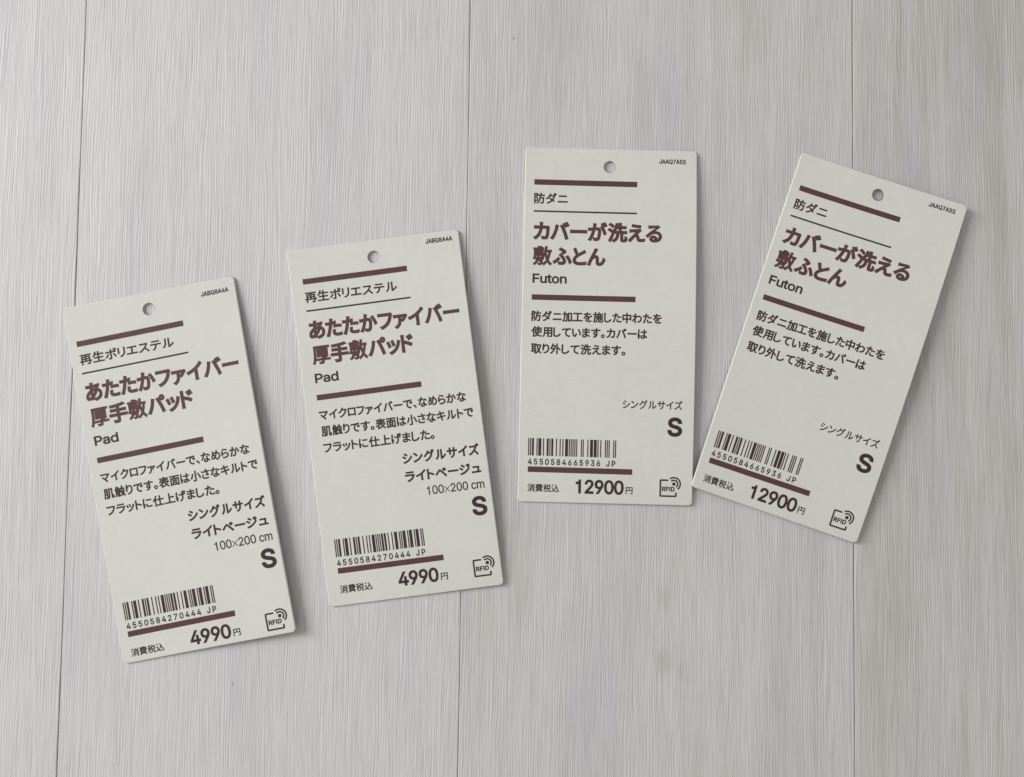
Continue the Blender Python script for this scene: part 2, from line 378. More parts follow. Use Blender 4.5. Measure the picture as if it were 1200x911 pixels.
124, 288, 127, 191, 135, 104, 147, 28, 161, -33, 233, -28, 230, 7, 230, 20, 232, 36, 235, 52, 252, 115, 278, 197, 306, 276, 264, 308, 206, 162, 201,
209, 198, 255, 197, 302, 202, 396, 214, 501, 231, 602, 247, 685, 0, 12399, 1000, 3, 32, 255, 764, 167, 771, 166, 749, 164, 724, 161, 700, 148, 620,
133, 514, 120, 395, 115, 279, 118, 183, 127, 97, 139, 23, 153, -37, 223, -32, 221, 3, 221, 17, 223, 33, 225, 48, 243, 112, 269, 192, 296, 269, 255,
301, 198, 154, 192, 201, 189, 247, 188, 293, 193, 390, 206, 502, 222, 610, 238, 696, 243, 718, 249, 743, 25, 676, 185, 677, 150, 676, 123, 670, 100,
661, 79, 646, 63, 627, 51, 601, 44, 568, 41, 539, 43, 513, 48, 490, 56, 472, 68, 458, 82, 449, 100, 446, 120, 449, 140, 458, 158, 473, 173, 492, 185,
516, 194, 544, 199, 574, 201, 610, 199, 644, 194, 61, 749, 770, 659, 770, 663, 709, 663, 585, 569, 583, 511, 584, 455, 587, 399, 591, 399, 516, 456,
513, 511, 510, 567, 509, 663, 511, 666, 425, 670, 337, 673, 254, 644, 259, 613, 262, 580, 263, 528, 259, 482, 248, 444, 230, 414, 207, 392, 179, 379,
147, 374, 112, 379, 76, 392, 44, 414, 18, 444, -3, 482, -18, 528, -28, 582, -31, 634, -26, 676, -13, 707, 7, 730, 32, 745, 62, 753, 95, 755, 130,
755, 151, 793, 127, 831, 100, 869, 69, 906, 35, 950, 102, 909, 138, 862, 172, 810, 204, 752, 231, 748, 320, 743, 416, 740, 516, 800, 521, 857, 527,
913, 535, 913, 612, 858, 603, 801, 595, 740, 589, 743, 710, 0, 12405, 1000, 4, 17, 504, 547, 554, 500, 596, 531, 639, 564, 671, 590, 653, 642, 600,
677, 536, 712, 468, 746, 406, 773, 360, 715, 419, 689, 479, 658, 532, 627, 573, 598, 555, 583, 531, 565, 38, 311, 69, 322, -13, 370, -21, 425, -27,
485, -29, 518, -27, 551, -21, 584, -8, 613, 11, 636, 38, 652, 74, 657, 121, 653, 160, 642, 198, 624, 237, 599, 276, 570, 316, 536, 356, 498, 398,
424, 476, 365, 424, 394, 400, 421, 374, 445, 349, 489, 299, 530, 242, 561, 184, 573, 130, 570, 105, 561, 85, 548, 70, 531, 59, 512, 52, 492, 48, 472,
47, 428, 48, 387, 53, 349, 60, 10, 888, 32, 962, 73, 931, 148, 888, 232, 838, 315, 786, 385, 721, 348, 772, 279, 820, 196, 860, 111, 10, 344, 227,
298, 287, 246, 236, 179, 182, 109, 131, 42, 91, 89, 24, 162, 72, 232, 125, 294, 178, 0, 12414, 1000, 2, 25, 500, 178, 501, 111, 498, 84, 490, 64,
477, 48, 461, 37, 441, 29, 419, 25, 395, 24, 356, 26, 324, 32, 299, 41, 280, 54, 266, 69, 259, 86, 256, 105, 259, 124, 269, 142, 284, 157, 305, 170,
332, 180, 365, 186, 403, 188, 436, 187, 469, 184, 79, 185, 473, 186, 398, 268, 391, 357, 386, 436, 384, 493, 384, 497, 248, 470, 251, 442, 253, 413,
254, 355, 250, 304, 240, 262, 223, 228, 200, 203, 171, 187, 138, 182, 101, 187, 63, 201, 30, 224, 3, 256, -18, 297, -34, 347, -43, 404, -46, 455,
-42, 496, -31, 528, -13, 552, 10, 568, 36, 577, 64, 580, 94, 578, 156, 650, 125, 715, 87, 772, 46, 820, 5, 866, 76, 815, 115, 749, 158, 668, 199,
574, 232, 567, 386, 660, 391, 752, 399, 844, 409, 845, 484, 754, 472, 661, 463, 566, 457, 566, 469, 566, 597, 661, 603, 753, 611, 836, 620, 837, 693,
747, 681, 657, 672, 566, 666, 567, 727, 569, 754, 571, 775, 573, 794, 488, 794, 492, 734, 492, 663, 446, 663, 364, 666, 270, 674, 190, 685, 191, 611,
270, 604, 364, 597, 447, 594, 491, 594, 491, 469, 491, 454, 437, 454, 358, 456, 268, 463, 0, 12417, 1000, 3, 12, 542, 564, 517, 487, 488, 413, 457,
345, 425, 286, 405, 319, 380, 367, 353, 428, 327, 495, 378, 523, 430, 544, 485, 558, 81, 260, 729, 177, 702, 189, 674, 200, 644, 210, 612, 240, 520,
203, 486, 170, 446, 141, 403, 118, 357, 101, 309, 90, 260, 86, 210, 90, 163, 100, 123, 117, 90, 138, 64, 164, 45, 193, 34, 225, 30, 256, 33, 286, 42,
315, 56, 343, 74, 370, 97, 397, 125, 423, 155, 438, 135, 454, 115, 470, 97, 533, 149, 512, 170, 491, 194, 471, 219, 513, 289, 551, 372, 586, 464,
617, 559, 670, 545, 715, 523, 754, 492, 785, 455, 808, 412, 822, 363, 827, 309, 820, 246, 799, 189, 765, 139, 718, 97, 658, 64, 586, 40, 502, 27,
549, -44, 636, -26, 714, 4, 780, 44, 833, 94, 873, 155, 898, 226, 906, 306, 900, 377, 881, 440, 850, 497, 810, 544, 760, 582, 702, 610, 636, 627,
652, 696, 657, 719, 663, 747, 669, 774, 583, 782, 582, 757, 580, 730, 577, 706, 561, 633, 496, 629, 432, 616, 368, 594, 304, 562, 280, 640, 16, 379,
218, 345, 176, 308, 141, 270, 118, 233, 109, 202, 116, 179, 138, 163, 172, 158, 216, 166, 277, 187, 338, 221, 397, 266, 448, 296, 375, 326, 309, 356,
256, 0, 12425, 1000, 2, 9, 335, 784, 315, 708, 428, 682, 577, 652, 703, 630, 722, 707, 637, 719, 528, 739, 420, 762, 55, 313, 602, 229, 613, 221,
518, 209, 405, 194, 294, 178, 207, 252, 189, 259, 205, 269, 222, 282, 239, 314, 273, 351, 302, 392, 327, 437, 347, 485, 361, 537, 370, 592, 373, 634,
370, 672, 360, 704, 344, 731, 324, 751, 298, 764, 269, 768, 236, 759, 180, 730, 132, 683, 92, 616, 62, 530, 43, 424, 38, 298, 47, 322, -35, 469, -39,
590, -27, 687, 1, 761, 43, 812, 97, 843, 161, 852, 234, 846, 283, 829, 327, 800, 366, 762, 398, 715, 422, 660, 438, 597, 443, 546, 441, 497, 434,
449, 422, 402, 404, 357, 382, 313, 354, 271, 321, 284, 407, 298, 513, 0, 12426, 1000, 1, 62, 339, 789, 251, 792, 249, 765, 247, 736, 243, 706, 233,
635, 223, 550, 215, 462, 212, 383, 214, 321, 218, 268, 223, 224, 300, 230, 296, 276, 296, 315, 298, 353, 309, 412, 332, 473, 363, 531, 403, 584, 448,
627, 498, 656, 551, 666, 593, 659, 629, 640, 658, 609, 681, 568, 697, 517, 707, 459, 710, 394, 700, 296, 672, 216, 626, 152, 567, 103, 495, 66, 413,
40, 323, 22, 370, -50, 472, -26, 562, 9, 640, 57, 704, 117, 752, 193, 782, 285, 792, 395, 787, 480, 770, 555, 744, 618, 710, 669, 668, 707, 619, 730,
564, 738, 511, 731, 462, 711, 417, 681, 376, 643, 342, 601, 313, 556, 292, 511, 299, 574, 310, 649, 324, 725, 0, 12427, 1000, 2, 21, 580, 33, 555,
30, 528, 28, 499, 27, 467, 29, 439, 34, 414, 43, 394, 54, 379, 69, 369, 86, 366, 105, 372, 130, 389, 150, 415, 164, 446, 169, 477, 166, 505, 156,
528, 140, 548, 120, 563, 95, 574, 65, 78, 238, 737, 241, 654, 307, 660, 613, 674, 381, 478, 112, 254, 169, 195, 222, 247, 271, 291, 321, 328, 371,
357, 425, 378, 485, 391, 552, 395, 606, 391, 654, 378, 695, 358, 729, 332, 755, 300, 771, 263, 776, 223, 774, 189, 766, 159, 752, 131, 734, 107, 711,
85, 683, 67, 651, 52, 643, 92, 627, 129, 605, 162, 576, 189, 540, 211, 497, 224, 447, 229, 409, 226, 376, 215, 347, 200, 324, 179, 307, 155, 297,
128, 293, 99, 298, 65, 313, 35, 337, 8, 369, -13, 409, -29, 457, -40, 512, -43, 598, -37, 673, -19, 737, 11, 788, 50, 825, 99, 848, 157, 856, 222,
849, 278, 829, 328, 796, 371, 753, 407, 700, 434, 639, 451, 571, 457, 537, 456, 502, 453, 467, 446, 432, 436, 696, 655, 752, 696, 706, 754, 694, 752,
677, 749, 652, 746, 551, 741, 409, 736, 309, 733, 287, 734, 262, 735, 0, 12431, 1000, 1, 76, 293, 720, 288, 625, 235, 618, 185, 611, 144, 608, 79,
607, 87, 524, 283, 551, 276, 454, 209, 356, 126, 242, 55, 149, 105, 80, 268, 316, 267, 277, 264, 21, 261, -38, 348, -38, 343, 23, 340, 105, 339, 181,
339, 264, 342, 382, 382, 417, 424, 448, 467, 474, 512, 496, 558, 512, 606, 522, 655, 525, 708, 519, 751, 503, 787, 479, 814, 450, 833, 416, 844, 381,
848, 347, 840, 279, 815, 222, 776, 174, 726, 136, 666, 107, 599, 86, 528, 72, 565, -3, 654, 19, 733, 49, 801, 88, 855, 137, 896, 196, 921, 265, 929,
345, 922, 408, 901, 463, 869, 510, 828, 547, 779, 575, 725, 592, 667, 598, 625, 596, 582, 589, 536, 577, 490, 560, 443, 537, 395, 508, 348, 472, 353,
537, 398, 607, 368, 642, 363, 640, 370, 705, 377, 757, 383, 791, 289, 794, 292, 769, 293, 744, 0, 12434, 1000, 1, 101, 882, 441, 849, 516, 822, 502,
796, 490, 767, 477, 712, 453, 652, 427, 585, 396, 567, 435, 537, 463, 498, 480, 452, 486, 418, 484, 381, 477, 345, 465, 313, 449, 346, 498, 377, 550,
403, 604, 516, 610, 629, 619, 735, 632, 736, 706, 638, 692, 535, 682, 431, 675, 444, 720, 453, 758, 460, 791, 378, 798, 374, 759, 365, 717, 353, 673,
287, 672, 235, 674, 175, 677, 118, 683, 118, 608, 175, 605, 233, 603, 282, 602, 326, 602, 292, 537, 244, 465, 179, 384, 95, 296, 163, 246, 195, 285,
225, 320, 254, 350, 291, 379, 333, 402, 379, 418, 426, 423, 458, 420, 485, 408, 505, 389, 517, 361, 467, 334, 419, 305, 375, 273, 337, 238, 307, 199,
288, 156, 281, 108, 288, 61, 307, 24, 338, -3, 378, -23, 425, -36, 480, -43, 539, -45, 632, -43, 728, -36, 813, -27, 815, 53, 723, 40, 628, 32, 542,
29, 500, 30, 461, 33, 428, 40, 400, 51, 379, 67, 366, 89, 361, 119, 365, 147, 376, 173, 394, 197, 418, 221, 447, 244, 481, 266, 519, 287, 516, 131,
593, 131, 590, 323, 664, 356, 733, 385, 793, 409, 823, 421, 854, 432, 0, 12435, 1000, 1, 70, 547, 742, 459, 778, 447, 750, 435, 725, 422, 701, 356,
578, 256, 386, 153, 174, 76, -8, 162, -38, 183, 30, 215, 115, 248, 190, 267, 224, 290, 256, 316, 286, 345, 312, 376, 332, 409, 345, 443, 350, 473,
345, 496, 332, 510, 310, 516, 280, 518, 219, 518, 153, 520, 90, 524, 64, 532, 39, 545, 15, 564, -6, 590, -22, 624, -33, 665, -37, 724, -30, 775, -11,
821, 20, 860, 61, 894, 112, 923, 170, 947, 236, 881, 290, 868, 243, 849, 195, 825, 150, 797, 109, 763, 76, 723, 54, 678, 46, 647, 50, 622, 63, 605,
85, 597, 117, 595, 174, 595, 239, 593, 302, 589, 334, 580, 361, 567, 383, 549, 400, 528, 413, 503, 421, 476, 423, 439, 420, 402, 409, 364, 389, 327,
361, 389, 475, 459, 598, 515, 693, 0, 12449, 1000, 2, 21, 865, 505, 820, 547, 804, 545, 783, 543, 765, 542, 271, 542, 240, 543, 207, 546, 177, 549,
177, 466, 271, 470, 749, 469, 720, 426, 679, 377, 630, 329, 577, 289, 642, 244, 708, 300, 767, 367, 814, 431, 845, 478, 22, 529, 402, 442, 402, 445,
382, 447, 362, 448, 342, 447, 288, 441, 236, 430, 186, 411, 139, 383, 95, 345, 52, 294, 11, 271, -3, 248, -14, 225, -23, 296, -79, 375, -27, 434, 30,
476, 92, 503, 160, 519, 234, 527, 315, 0, 12452, 1000, 1, 27, 86, 361, 126, 283, 229, 318, 329, 358, 423, 401, 507, 446, 507, 76, 506, 36, 504, -3,
501, -31, 599, -31, 596, -3, 594, 36, 593, 76, 593, 498, 668, 551, 738, 606, 803, 663, 863, 721, 796, 783, 739, 721, 673, 659, 600, 601, 523, 548,
432, 496, 328, 446, 212, 400, 0, 12456, 1000, 1, 36, 84, 131, 84, 40, 115, 42, 144, 44, 172, 44, 833, 44, 858, 44, 887, 43, 916, 40, 916, 131, 890,
128, 862, 126, 833, 125, 539, 125, 539, 585, 779, 585, 808, 585, 837, 584, 864, 581, 864, 669, 838, 666, 809, 664, 779, 663, 229, 663, 204, 664, 174,
666, 145, 669, 145, 581, 174, 584, 204, 585, 229, 585, 454, 585, 454, 125, 172, 125, 144, 126, 114, 128, 0, 12459, 1000, 1, 64, 855, 579, 799, 607,
781, 605, 760, 603, 735, 602, 497, 602, 502, 705, 508, 787, 414, 787, 418, 760, 420, 730, 421, 704, 417, 602, 241, 602, 202, 603, 164, 605, 127, 608,
127, 523, 164, 526, 203, 527, 242, 527, 410, 527, 396, 444, 376, 369, 352, 303, 323, 245, 290, 193, 253, 147, 212, 106, 179, 78, 143, 52, 109, 32,
182, -27, 250, 25, 310, 83, 362, 149, 406, 225, 442, 312, 470, 412, 489, 527, 769, 527, 767, 426, 758, 301, 742, 182, 718, 98, 709, 82, 696, 72, 680,
67, 660, 65, 615, 66, 565, 70, 511, 76, 521, -7, 575, -10, 629, -13, 682, -14, 719, -10, 749, 1, 772, 20, 789, 47, 817, 150, 835, 289, 845, 428, 850,
530, 0, 12461, 1000, 1, 40, 107, 274, 125, 187, 149, 193, 178, 199, 213, 205, 482, 251, 521, 49, 527, 19, 532, -12, 536, -45, 627, -28, 619, 2, 611,
33, 603, 63, 562, 264, 808, 303, 898, 316, 882, 400, 793, 380, 547, 338, 507, 539, 740, 576, 812, 586, 795, 670, 724, 653, 493, 614, 472, 722, 463,
791, 373, 775, 380, 755, 387, 732, 392, 707, 413, 602, 193, 570, 110, 563, 127, 473, 208, 490, 428, 526, 468, 325, 195, 283, 0, 12463, 1000, 1, 52,
537, 777, 444, 807, 435, 779, 424, 751, 413, 728, 391, 687, 362, 640, 326, 590, 281, 538, 229, 487, 168, 437, 99, 390, 168, 338, 245, 396, 313, 457,
372, 521, 421, 584, 760, 584, 737, 510, 702, 428, 655, 347, 600, 272, 559, 228, 513, 185, 463, 146, 406, 109, 344, 76, 276, 46, 201, 21, 273, -44,
350, -13, 418, 21, 480, 57, 535, 96, 585, 138, 630, 182, 671, 228, 733, 313, 784, 403, 823, 491, 849, 572, 856, 590, 864, 609, 872, 625, 805, 666,
787, 661, 766, 657, 740, 656, 468, 656, 492, 698, 505, 721, 520, 749, 0, 12464, 1000, 3, 8, 765, 800, 712, 777, 741, 734, 769, 685, 793, 639, 847,
663, 822, 709, 793, 758, 8, 875, 840, 822, 817, 851, 775, 880, 727, 905, 680, 958, 704, 935, 748, 904, 797, 50, 496, 752, 404, 783, 395, 755, 384,
726, 373, 703, 351, 662, 322, 615, 285, 565, 241, 513, 188, 462, 128, 412, 58, 365, 128, 314, 206, 371, 273, 432, 332, 496, 382, 560, 719, 560, 697,
486, 661, 404, 615, 322, 560, 248, 519, 203, 473, 161, 422, 121, 366, 85, 304, 52, 235, 22, 160, -3, 233, -69, 309, -38, 378, -4, 440, 32, 495, 71,
545, 113, 590, 157, 631, 203, 693, 289, 743, 379, 782, 467, 808, 548, 815, 566, 823, 585, 831, 601, 765, 641, 747, 636, 726, 633, 700, 632, 429, 632,
452, 674, 0, 12469, 1000, 1, 60, 67, 578, 67, 491, 167, 494, 275, 494, 275, 333, 274, 295, 273, 262, 271, 242, 359, 242, 358, 262, 356, 295, 355,
333, 355, 494, 640, 494, 640, 453, 635, 344, 618, 256, 590, 186, 551, 130, 501, 85, 440, 49, 367, 17, 434, -46, 522, 0, 591, 52, 643, 112, 680, 181,
704, 261, 716, 353, 720, 459, 720, 494, 830, 494, 922, 492, 922, 576, 902, 574, 871, 572, 830, 571, 720, 571, 720, 696, 721, 733, 724, 761, 725, 778,
635, 778, 637, 761, 639, 733, 640, 696, 640, 571, 355, 571, 355, 699, 356, 732, 358, 757, 360, 772, 271, 772, 273, 748, 275, 722, 275, 699, 275, 571,
167, 571, 124, 573, 88, 576, 0, 12471, 1000, 3, 8, 301, 768, 256, 701, 327, 657, 407, 605, 471, 559, 518, 627, 456, 671, 374, 724, 24, 151, 53, 197,
-28, 274, -9, 360, 19, 448, 54, 529, 96, 596, 138, 660, 185, 720, 234, 776, 286, 827, 341, 873, 397, 913, 454, 865, 536, 828, 477, 784, 419, 734,
363, 680, 310, 620, 260, 555, 213, 486, 170, 407, 130, 322, 97, 236, 71, 8, 150, 543, 106, 475, 178, 434, 259, 383, 324, 338, 370, 408, 307, 450,
224, 501, 0, 12472, 1000, 5, 8, 716, 746, 661, 723, 694, 673, 725, 619, 752, 565, 809, 591, 781, 644, 746, 701, 8, 847, 794, 791, 770, 825, 722, 857,
669, 886, 615, 943, 641, 913, 694, 879, 749, 8, 289, 761, 244, 694, 315, 650, 395, 597, 459, 551, 506, 620, 444, 663, 362, 717, 21, 139, 46, 185,
-35, 262, -16, 348, 12, 435, 48, 516, 89, 632, 166, 736, 253, 827, 347, 901, 446, 853, 529, 816, 469, 772, 411, 723, 355, 668, 302, 608, 251, 543,
205, 474, 162, 395, 123, 310, 90, 223, 64, 8, 138, 536, 93, 468, 166, 427, 247, 376, 312, 331, 357, 401, 294, 443, 212, 494, 0, 12473, 1000, 1, 45,
800, 669, 749, 708, 730, 704, 705, 701, 674, 700, 288, 700, 252, 701, 213, 704, 187, 706, 187, 615, 210, 617, 249, 619, 288, 620, 678, 620, 651, 553,
612, 479, 564, 406, 512, 342, 465, 293, 414, 244, 357, 197, 297, 152, 234, 111, 168, 75, 100, 45, 164, -22, 272, 36, 375, 106, 469, 185, 554, 270,
631, 198, 705, 121, 772, 44, 829, -27, 899, 33, 841, 100, 768, 178, 688, 259, 607, 332, 658, 404, 704, 481, 744, 556, 775, 625, 783, 641, 793, 657,
0, 12474, 1000, 3, 8, 757, 814, 704, 791, 733, 747, 761, 698, 784, 653, 838, 677, 814, 722, 785, 771, 8, 870, 849, 818, 826, 847, 784, 875, 736, 900,
689, 954, 713, 930, 757, 900, 806, 43, 780, 651, 729, 690, 710, 686, 685, 683, 654, 682, 268, 682, 232, 683, 193, 686, 167, 688, 167, 598, 190, 600,
229, 602, 268, 603, 658, 603, 631, 535, 592, 461, 544, 388, 492, 324, 445, 275, 394, 226, 337, 179, 277, 134, 214, 93, 148, 57, 80, 27, 144, -40,
252, 18, 355, 89, 449, 168, 534, 253, 611, 180, 685, 103, 752, 26, 809, -45, 879, 16, 821, 83, 748, 161, 668, 241, 587, 314, 639, 386, 685, 462, 725,
538, 755, 608, 0, 12480, 1000, 2, 8, 875, 846, 822, 824, 851, 781, 880, 733, 905, 686, 958, 710, 935, 754, 904, 803, 73, 504, 762, 413, 791, 404,
763, 392, 735, 381, 712, 358, 670, 327, 622, 290, 570, 244, 517, 191, 463, 130, 411, 60, 363, 127, 312, 207, 373, 278, 440, 339, 508, 392, 576, 730,
576, 710, 511, 679, 440, 640, 368, 594, 299, 523, 348, 452, 394, 383, 435, 329, 379, 397, 336, 469, 287, 541, 235, 501, 194, 455, 154, 405, 116, 349,
80, 289, 48, 224, 19, 154, -5, 226, -68, 296, -39, 360, -7, 419, 27, 473, 64, 522, 103, 567, 144, 607, 186, 648, 155, 684, 124, 716, 96, 775, 165,
661, 252, 713, 331, 757, 412, 792, 491, 818, 564, 825, 582, 833, 601, 841, 617, 794, 645, 847, 669, 822, 715, 793, 764, 765, 806, 712, 783, 741, 740,
769, 692, 792, 647, 775, 657, 757, 652, 735, 649, 709, 648, 439, 648, 459, 683, 472, 706, 487, 734, 0, 12483, 1000, 3, 8, 483, 576, 410, 551, 437,
485, 468, 400, 488, 334, 562, 360, 540, 427, 508, 512, 22, 845, 520, 759, 547, 741, 452, 711, 361, 670, 278, 621, 205, 583, 163, 541, 124, 495, 89,
447, 58, 397, 31, 346, 9, 296, -8, 362, -75, 447, -36, 532, 16, 614, 83, 688, 163, 737, 234, 776, 309, 807, 388, 830, 470, 8, 251, 526, 177, 497,
205, 435, 241, 346, 266, 272, 342, 300, 315, 372, 279, 460, 0, 12486, 1000, 2, 12, 215, 740, 215, 657, 306, 660, 710, 660, 803, 657, 803, 740, 773,
737, 740, 735, 710, 734, 305, 734, 274, 735, 244, 737, 30, 95, 489, 95, 406, 182, 408, 482, 408, 478, 340, 468, 275, 451, 215, 424, 160, 389, 114,
344, 72, 292, 36, 235, 7, 309, -48, 371, -10, 426, 35, 472, 84, 506, 135, 532, 194, 550, 259, 560, 330, 565, 408, 837, 408, 915, 406, 915, 489, 889,
486, 862, 485, 837, 484, 182, 484, 152, 485, 123, 487, 0, 12488, 1000, 1, 26, 337, 88, 336, 48, 334, 7, 330, -30, 427, -30, 424, 8, 422, 51, 421, 88,
420, 418, 513, 387, 617, 347, 722, 302, 813, 257, 847, 342, 755, 385, 644, 430, 528, 472, 420, 507, 420, 670, 421, 704, 424, 740, 427, 774, 329, 774,
334, 740, 336, 703, 337, 670, 0, 12489, 1000, 3, 8, 656, 720, 601, 695, 633, 647, 663, 596, 690, 543, 747, 569, 719, 621, 686, 675, 8, 777, 770, 722,
744, 756, 698, 787, 647, 815, 594, 871, 622, 842, 673, 808, 727, 26, 305, 75, 304, 35, 302, -6, 299, -43, 395, -43, 392, -5, 390, 37, 389, 75, 389,
404, 482, 373, 586, 334, 690, 289, 781, 244, 816, 329, 723, 372, 612, 416, 497, 458, 389, 493, 389, 657, 390, 691, 393, 727, 396, 761, 297, 761, 302,
727, 304, 690, 305, 657, 0, 12491, 1000, 2, 10, 178, 651, 178, 561, 277, 564, 705, 564, 804, 561, 804, 651, 774, 649, 741, 648, 705, 647, 277, 647,
14, 92, 156, 92, 60, 126, 62, 161, 64, 197, 65, 796, 65, 887, 60, 887, 156, 858, 153, 827, 152, 796, 151, 197, 151, 161, 152, 126, 154, 0, 12496,
1000, 4, 8, 765, 779, 712, 757, 741, 713, 769, 664, 793, 618, 847, 642, 823, 688, 793, 737, 8, 875, 819, 822, 797, 852, 754, 881, 706, 905, 659, 959,
683, 935, 727, 905, 776, 19, 218, 301, 188, 235, 152, 165, 110, 95, 64, 29, 149, -7, 190, 57, 229, 126, 265, 198, 296, 268, 326, 351, 353, 439, 374,
519, 387, 580, 405, 653, 316, 672, 301, 580, 278, 482, 250, 386, 16, 710, 339, 742, 255, 773, 165, 801, 77, 823, -5, 912, 24, 878, 131, 835, 253,
792, 366, 745, 479, 693, 592, 646, 682, 565, 655, 601, 589, 639, 508, 677, 422, 0, 12497, 1000, 4, 16, 783, 697, 788, 723, 802, 745, 823, 759, 849,
764, 875, 759, 896, 745, 910, 723, 915, 697, 910, 672, 896, 651, 875, 637, 849, 631, 823, 637, 802, 651, 788, 672, 28, 737, 697, 740, 672, 749, 648,
762, 627, 779, 610, 800, 597, 824, 588, 849, 585, 875, 588, 898, 597, 919, 610, 937, 627, 950, 648, 958, 672, 961, 697, 958, 723, 950, 747, 937, 768,
919, 785, 898, 799, 875, 807, 849, 810, 824, 807, 800, 799, 779, 785, 762, 768, 749, 747, 740, 723, 19, 218, 301, 188, 235, 152, 165, 110, 95, 64,
29, 149, -7, 190, 57, 229, 126, 265, 198, 296, 268, 326, 351, 353, 439, 374, 519, 387, 580, 405, 653, 316, 672, 301, 580, 278, 482, 250, 386, 16,
710, 339, 742, 255, 773, 165, 801, 77, 823, -5, 912, 24, 878, 131, 835, 253, 792, 366, 745, 479, 693, 592, 646, 682, 565, 655, 601, 589, 639, 508,
677, 422, 0, 12501, 1000, 1, 37, 861, 665, 800, 704, 781, 701, 763, 699, 747, 699, 245, 699, 211, 700, 176, 702, 145, 705, 145, 617, 245, 620, 756,
620, 740, 542, 712, 455, 674, 370, 625, 294, 587, 250, 545, 208, 498, 170, 444, 135, 383, 104, 313, 76, 235, 53, 303, -22, 378, 5, 446, 36, 507, 71,
562, 109, 612, 152, 657, 197, 697, 246, 751, 332, 793, 430, 825, 528, 846, 615, 850, 634, 855, 650, 0, 12505, 1000, 3, 8, 691, 678, 634, 654, 667,
604, 699, 548, 727, 493, 786, 520, 757, 574, 722, 632, 8, 819, 729, 763, 703, 798, 654, 830, 600, 859, 545, 917, 573, 887, 627, 851, 684, 38, 53,
263, 128, 187, 145, 211, 165, 238, 185, 264, 241, 334, 305, 417, 362, 488, 376, 503, 388, 514, 400, 520, 412, 521, 425, 518, 439, 509, 454, 495, 510,
438, 581, 363, 647, 289, 718, 208, 795, 118, 870, 28, 939, 101, 695, 363, 630, 433, 558, 507, 490, 573, 462, 596, 436, 610, 412, 616, 389, 614, 366,
604, 344, 587, 321, 563, 253, 480, 182, 395, 124, 330, 99, 306, 77, 284, 0, 12509, 1000, 5, 16, 755, 739, 760, 764, 774, 784, 794, 798, 818, 803,
844, 798, 864, 784, 878, 764, 883, 739, 878, 714, 864, 694, 844, 680, 818, 675, 794, 680, 774, 694, 760, 714, 28, 709, 739, 712, 714, 720, 691, 733,
671, 750, 654, 770, 641, 793, 633, 818, 630, 844, 633, 867, 641, 887, 654, 904, 671, 917, 691, 925, 714, 928, 739, 925, 764, 917, 787, 904, 808, 887,
825, 867, 838, 844, 846, 818, 849, 793, 846, 770, 838, 750, 825, 733, 808, 720, 787, 712, 764, 10, 322, 367, 252, 401, 215, 335, 167, 263, 113, 195,
61, 139, 130, 93, 178, 150, 231, 221, 282, 297, 10, 740, 400, 672, 364, 715, 307, 761, 237, 804, 164, 839, 98, 913, 139, 877, 201, 832, 273, 784,
342, 45, 92, 602, 92, 518, 177, 521, 455, 521, 455, 514, 456, 390, 456, 199, 455, 70, 452, 53, 445, 41, 434, 34, 416, 32, 384, 33, 344, 37, 301, 44,
308, -36, 353, -40, 404, -42, 450, -43, 474, -41, 493, -36, 509, -28, 521, -17, 530, -2, 535, 16, 536, 37, 536, 514, 536, 521, 801, 521, 882, 519,
882, 602, 800, 597, 536, 597, 536, 699, 537, 725, 539, 751, 542, 771, 448, 771, 452, 751, 454, 725, 455, 700, 455, 597, 177, 597, 147, 598, 119, 600,
0, 12510, 1000, 1, 36, 458, 159, 525, 89, 589, 16, 638, -45, 711, 13, 662, 69, 602, 134, 540, 197, 657, 297, 757, 404, 840, 508, 904, 603, 929, 634,
866, 685, 849, 681, 828, 678, 801, 677, 205, 677, 169, 678, 134, 681, 103, 685, 103, 595, 130, 598, 166, 600, 205, 601, 793, 601, 744, 524, 674, 435,
585, 342, 481, 254, 411, 315, 344, 370, 294, 408, 229, 356, 299, 302, 384, 229, 0, 12517, 1000, 1, 25, 149, 91, 149, 8, 232, 11, 780, 11, 856, 9,
856, 90, 777, 87, 679, 87, 730, 445, 737, 476, 676, 505, 663, 502, 644, 499, 626, 498, 322, 498, 296, 499, 269, 501, 243, 504, 243, 420, 323, 423,
641, 423, 631, 329, 612, 199, 594, 87, 232, 87, 0, 12521, 1000, 2, 12, 231, 745, 231, 662, 321, 665, 713, 665, 805, 662, 805, 745, 778, 742, 747,
741, 714, 740, 321, 740, 289, 741, 259, 742, 35, 878, 481, 821, 517, 807, 512, 788, 510, 766, 509, 239, 509, 210, 510, 177, 512, 141, 515, 141, 431,
239, 434, 770, 434, 753, 378, 727, 321, 693, 265, 651, 213, 612, 176, 569, 142, 522, 112, 471, 86, 416, 63, 359, 45, 299, 30, 361, -41, 415, -24,
469, -4, 522, 20, 574, 49, 625, 82, 673, 122, 719, 168, 769, 233, 810, 303, 841, 378, 865, 452, 0, 12522, 1000, 2, 30, 776, 759, 682, 759, 685, 733,
687, 704, 687, 672, 687, 514, 686, 439, 683, 376, 677, 322, 667, 275, 652, 234, 632, 196, 604, 161, 554, 114, 496, 77, 433, 49, 365, 28, 430, -41,
489, -19, 552, 12, 614, 53, 668, 105, 697, 142, 721, 181, 740, 225, 755, 277, 765, 340, 771, 417, 773, 510, 773, 672, 10, 312, 751, 221, 751, 225,
679, 225, 346, 224, 316, 222, 289, 220, 269, 312, 269, 308, 345, 308, 679, 0, 12523, 1000, 2, 25, 524, 21, 577, -23, 585, -16, 597, -8, 611, 0, 701,
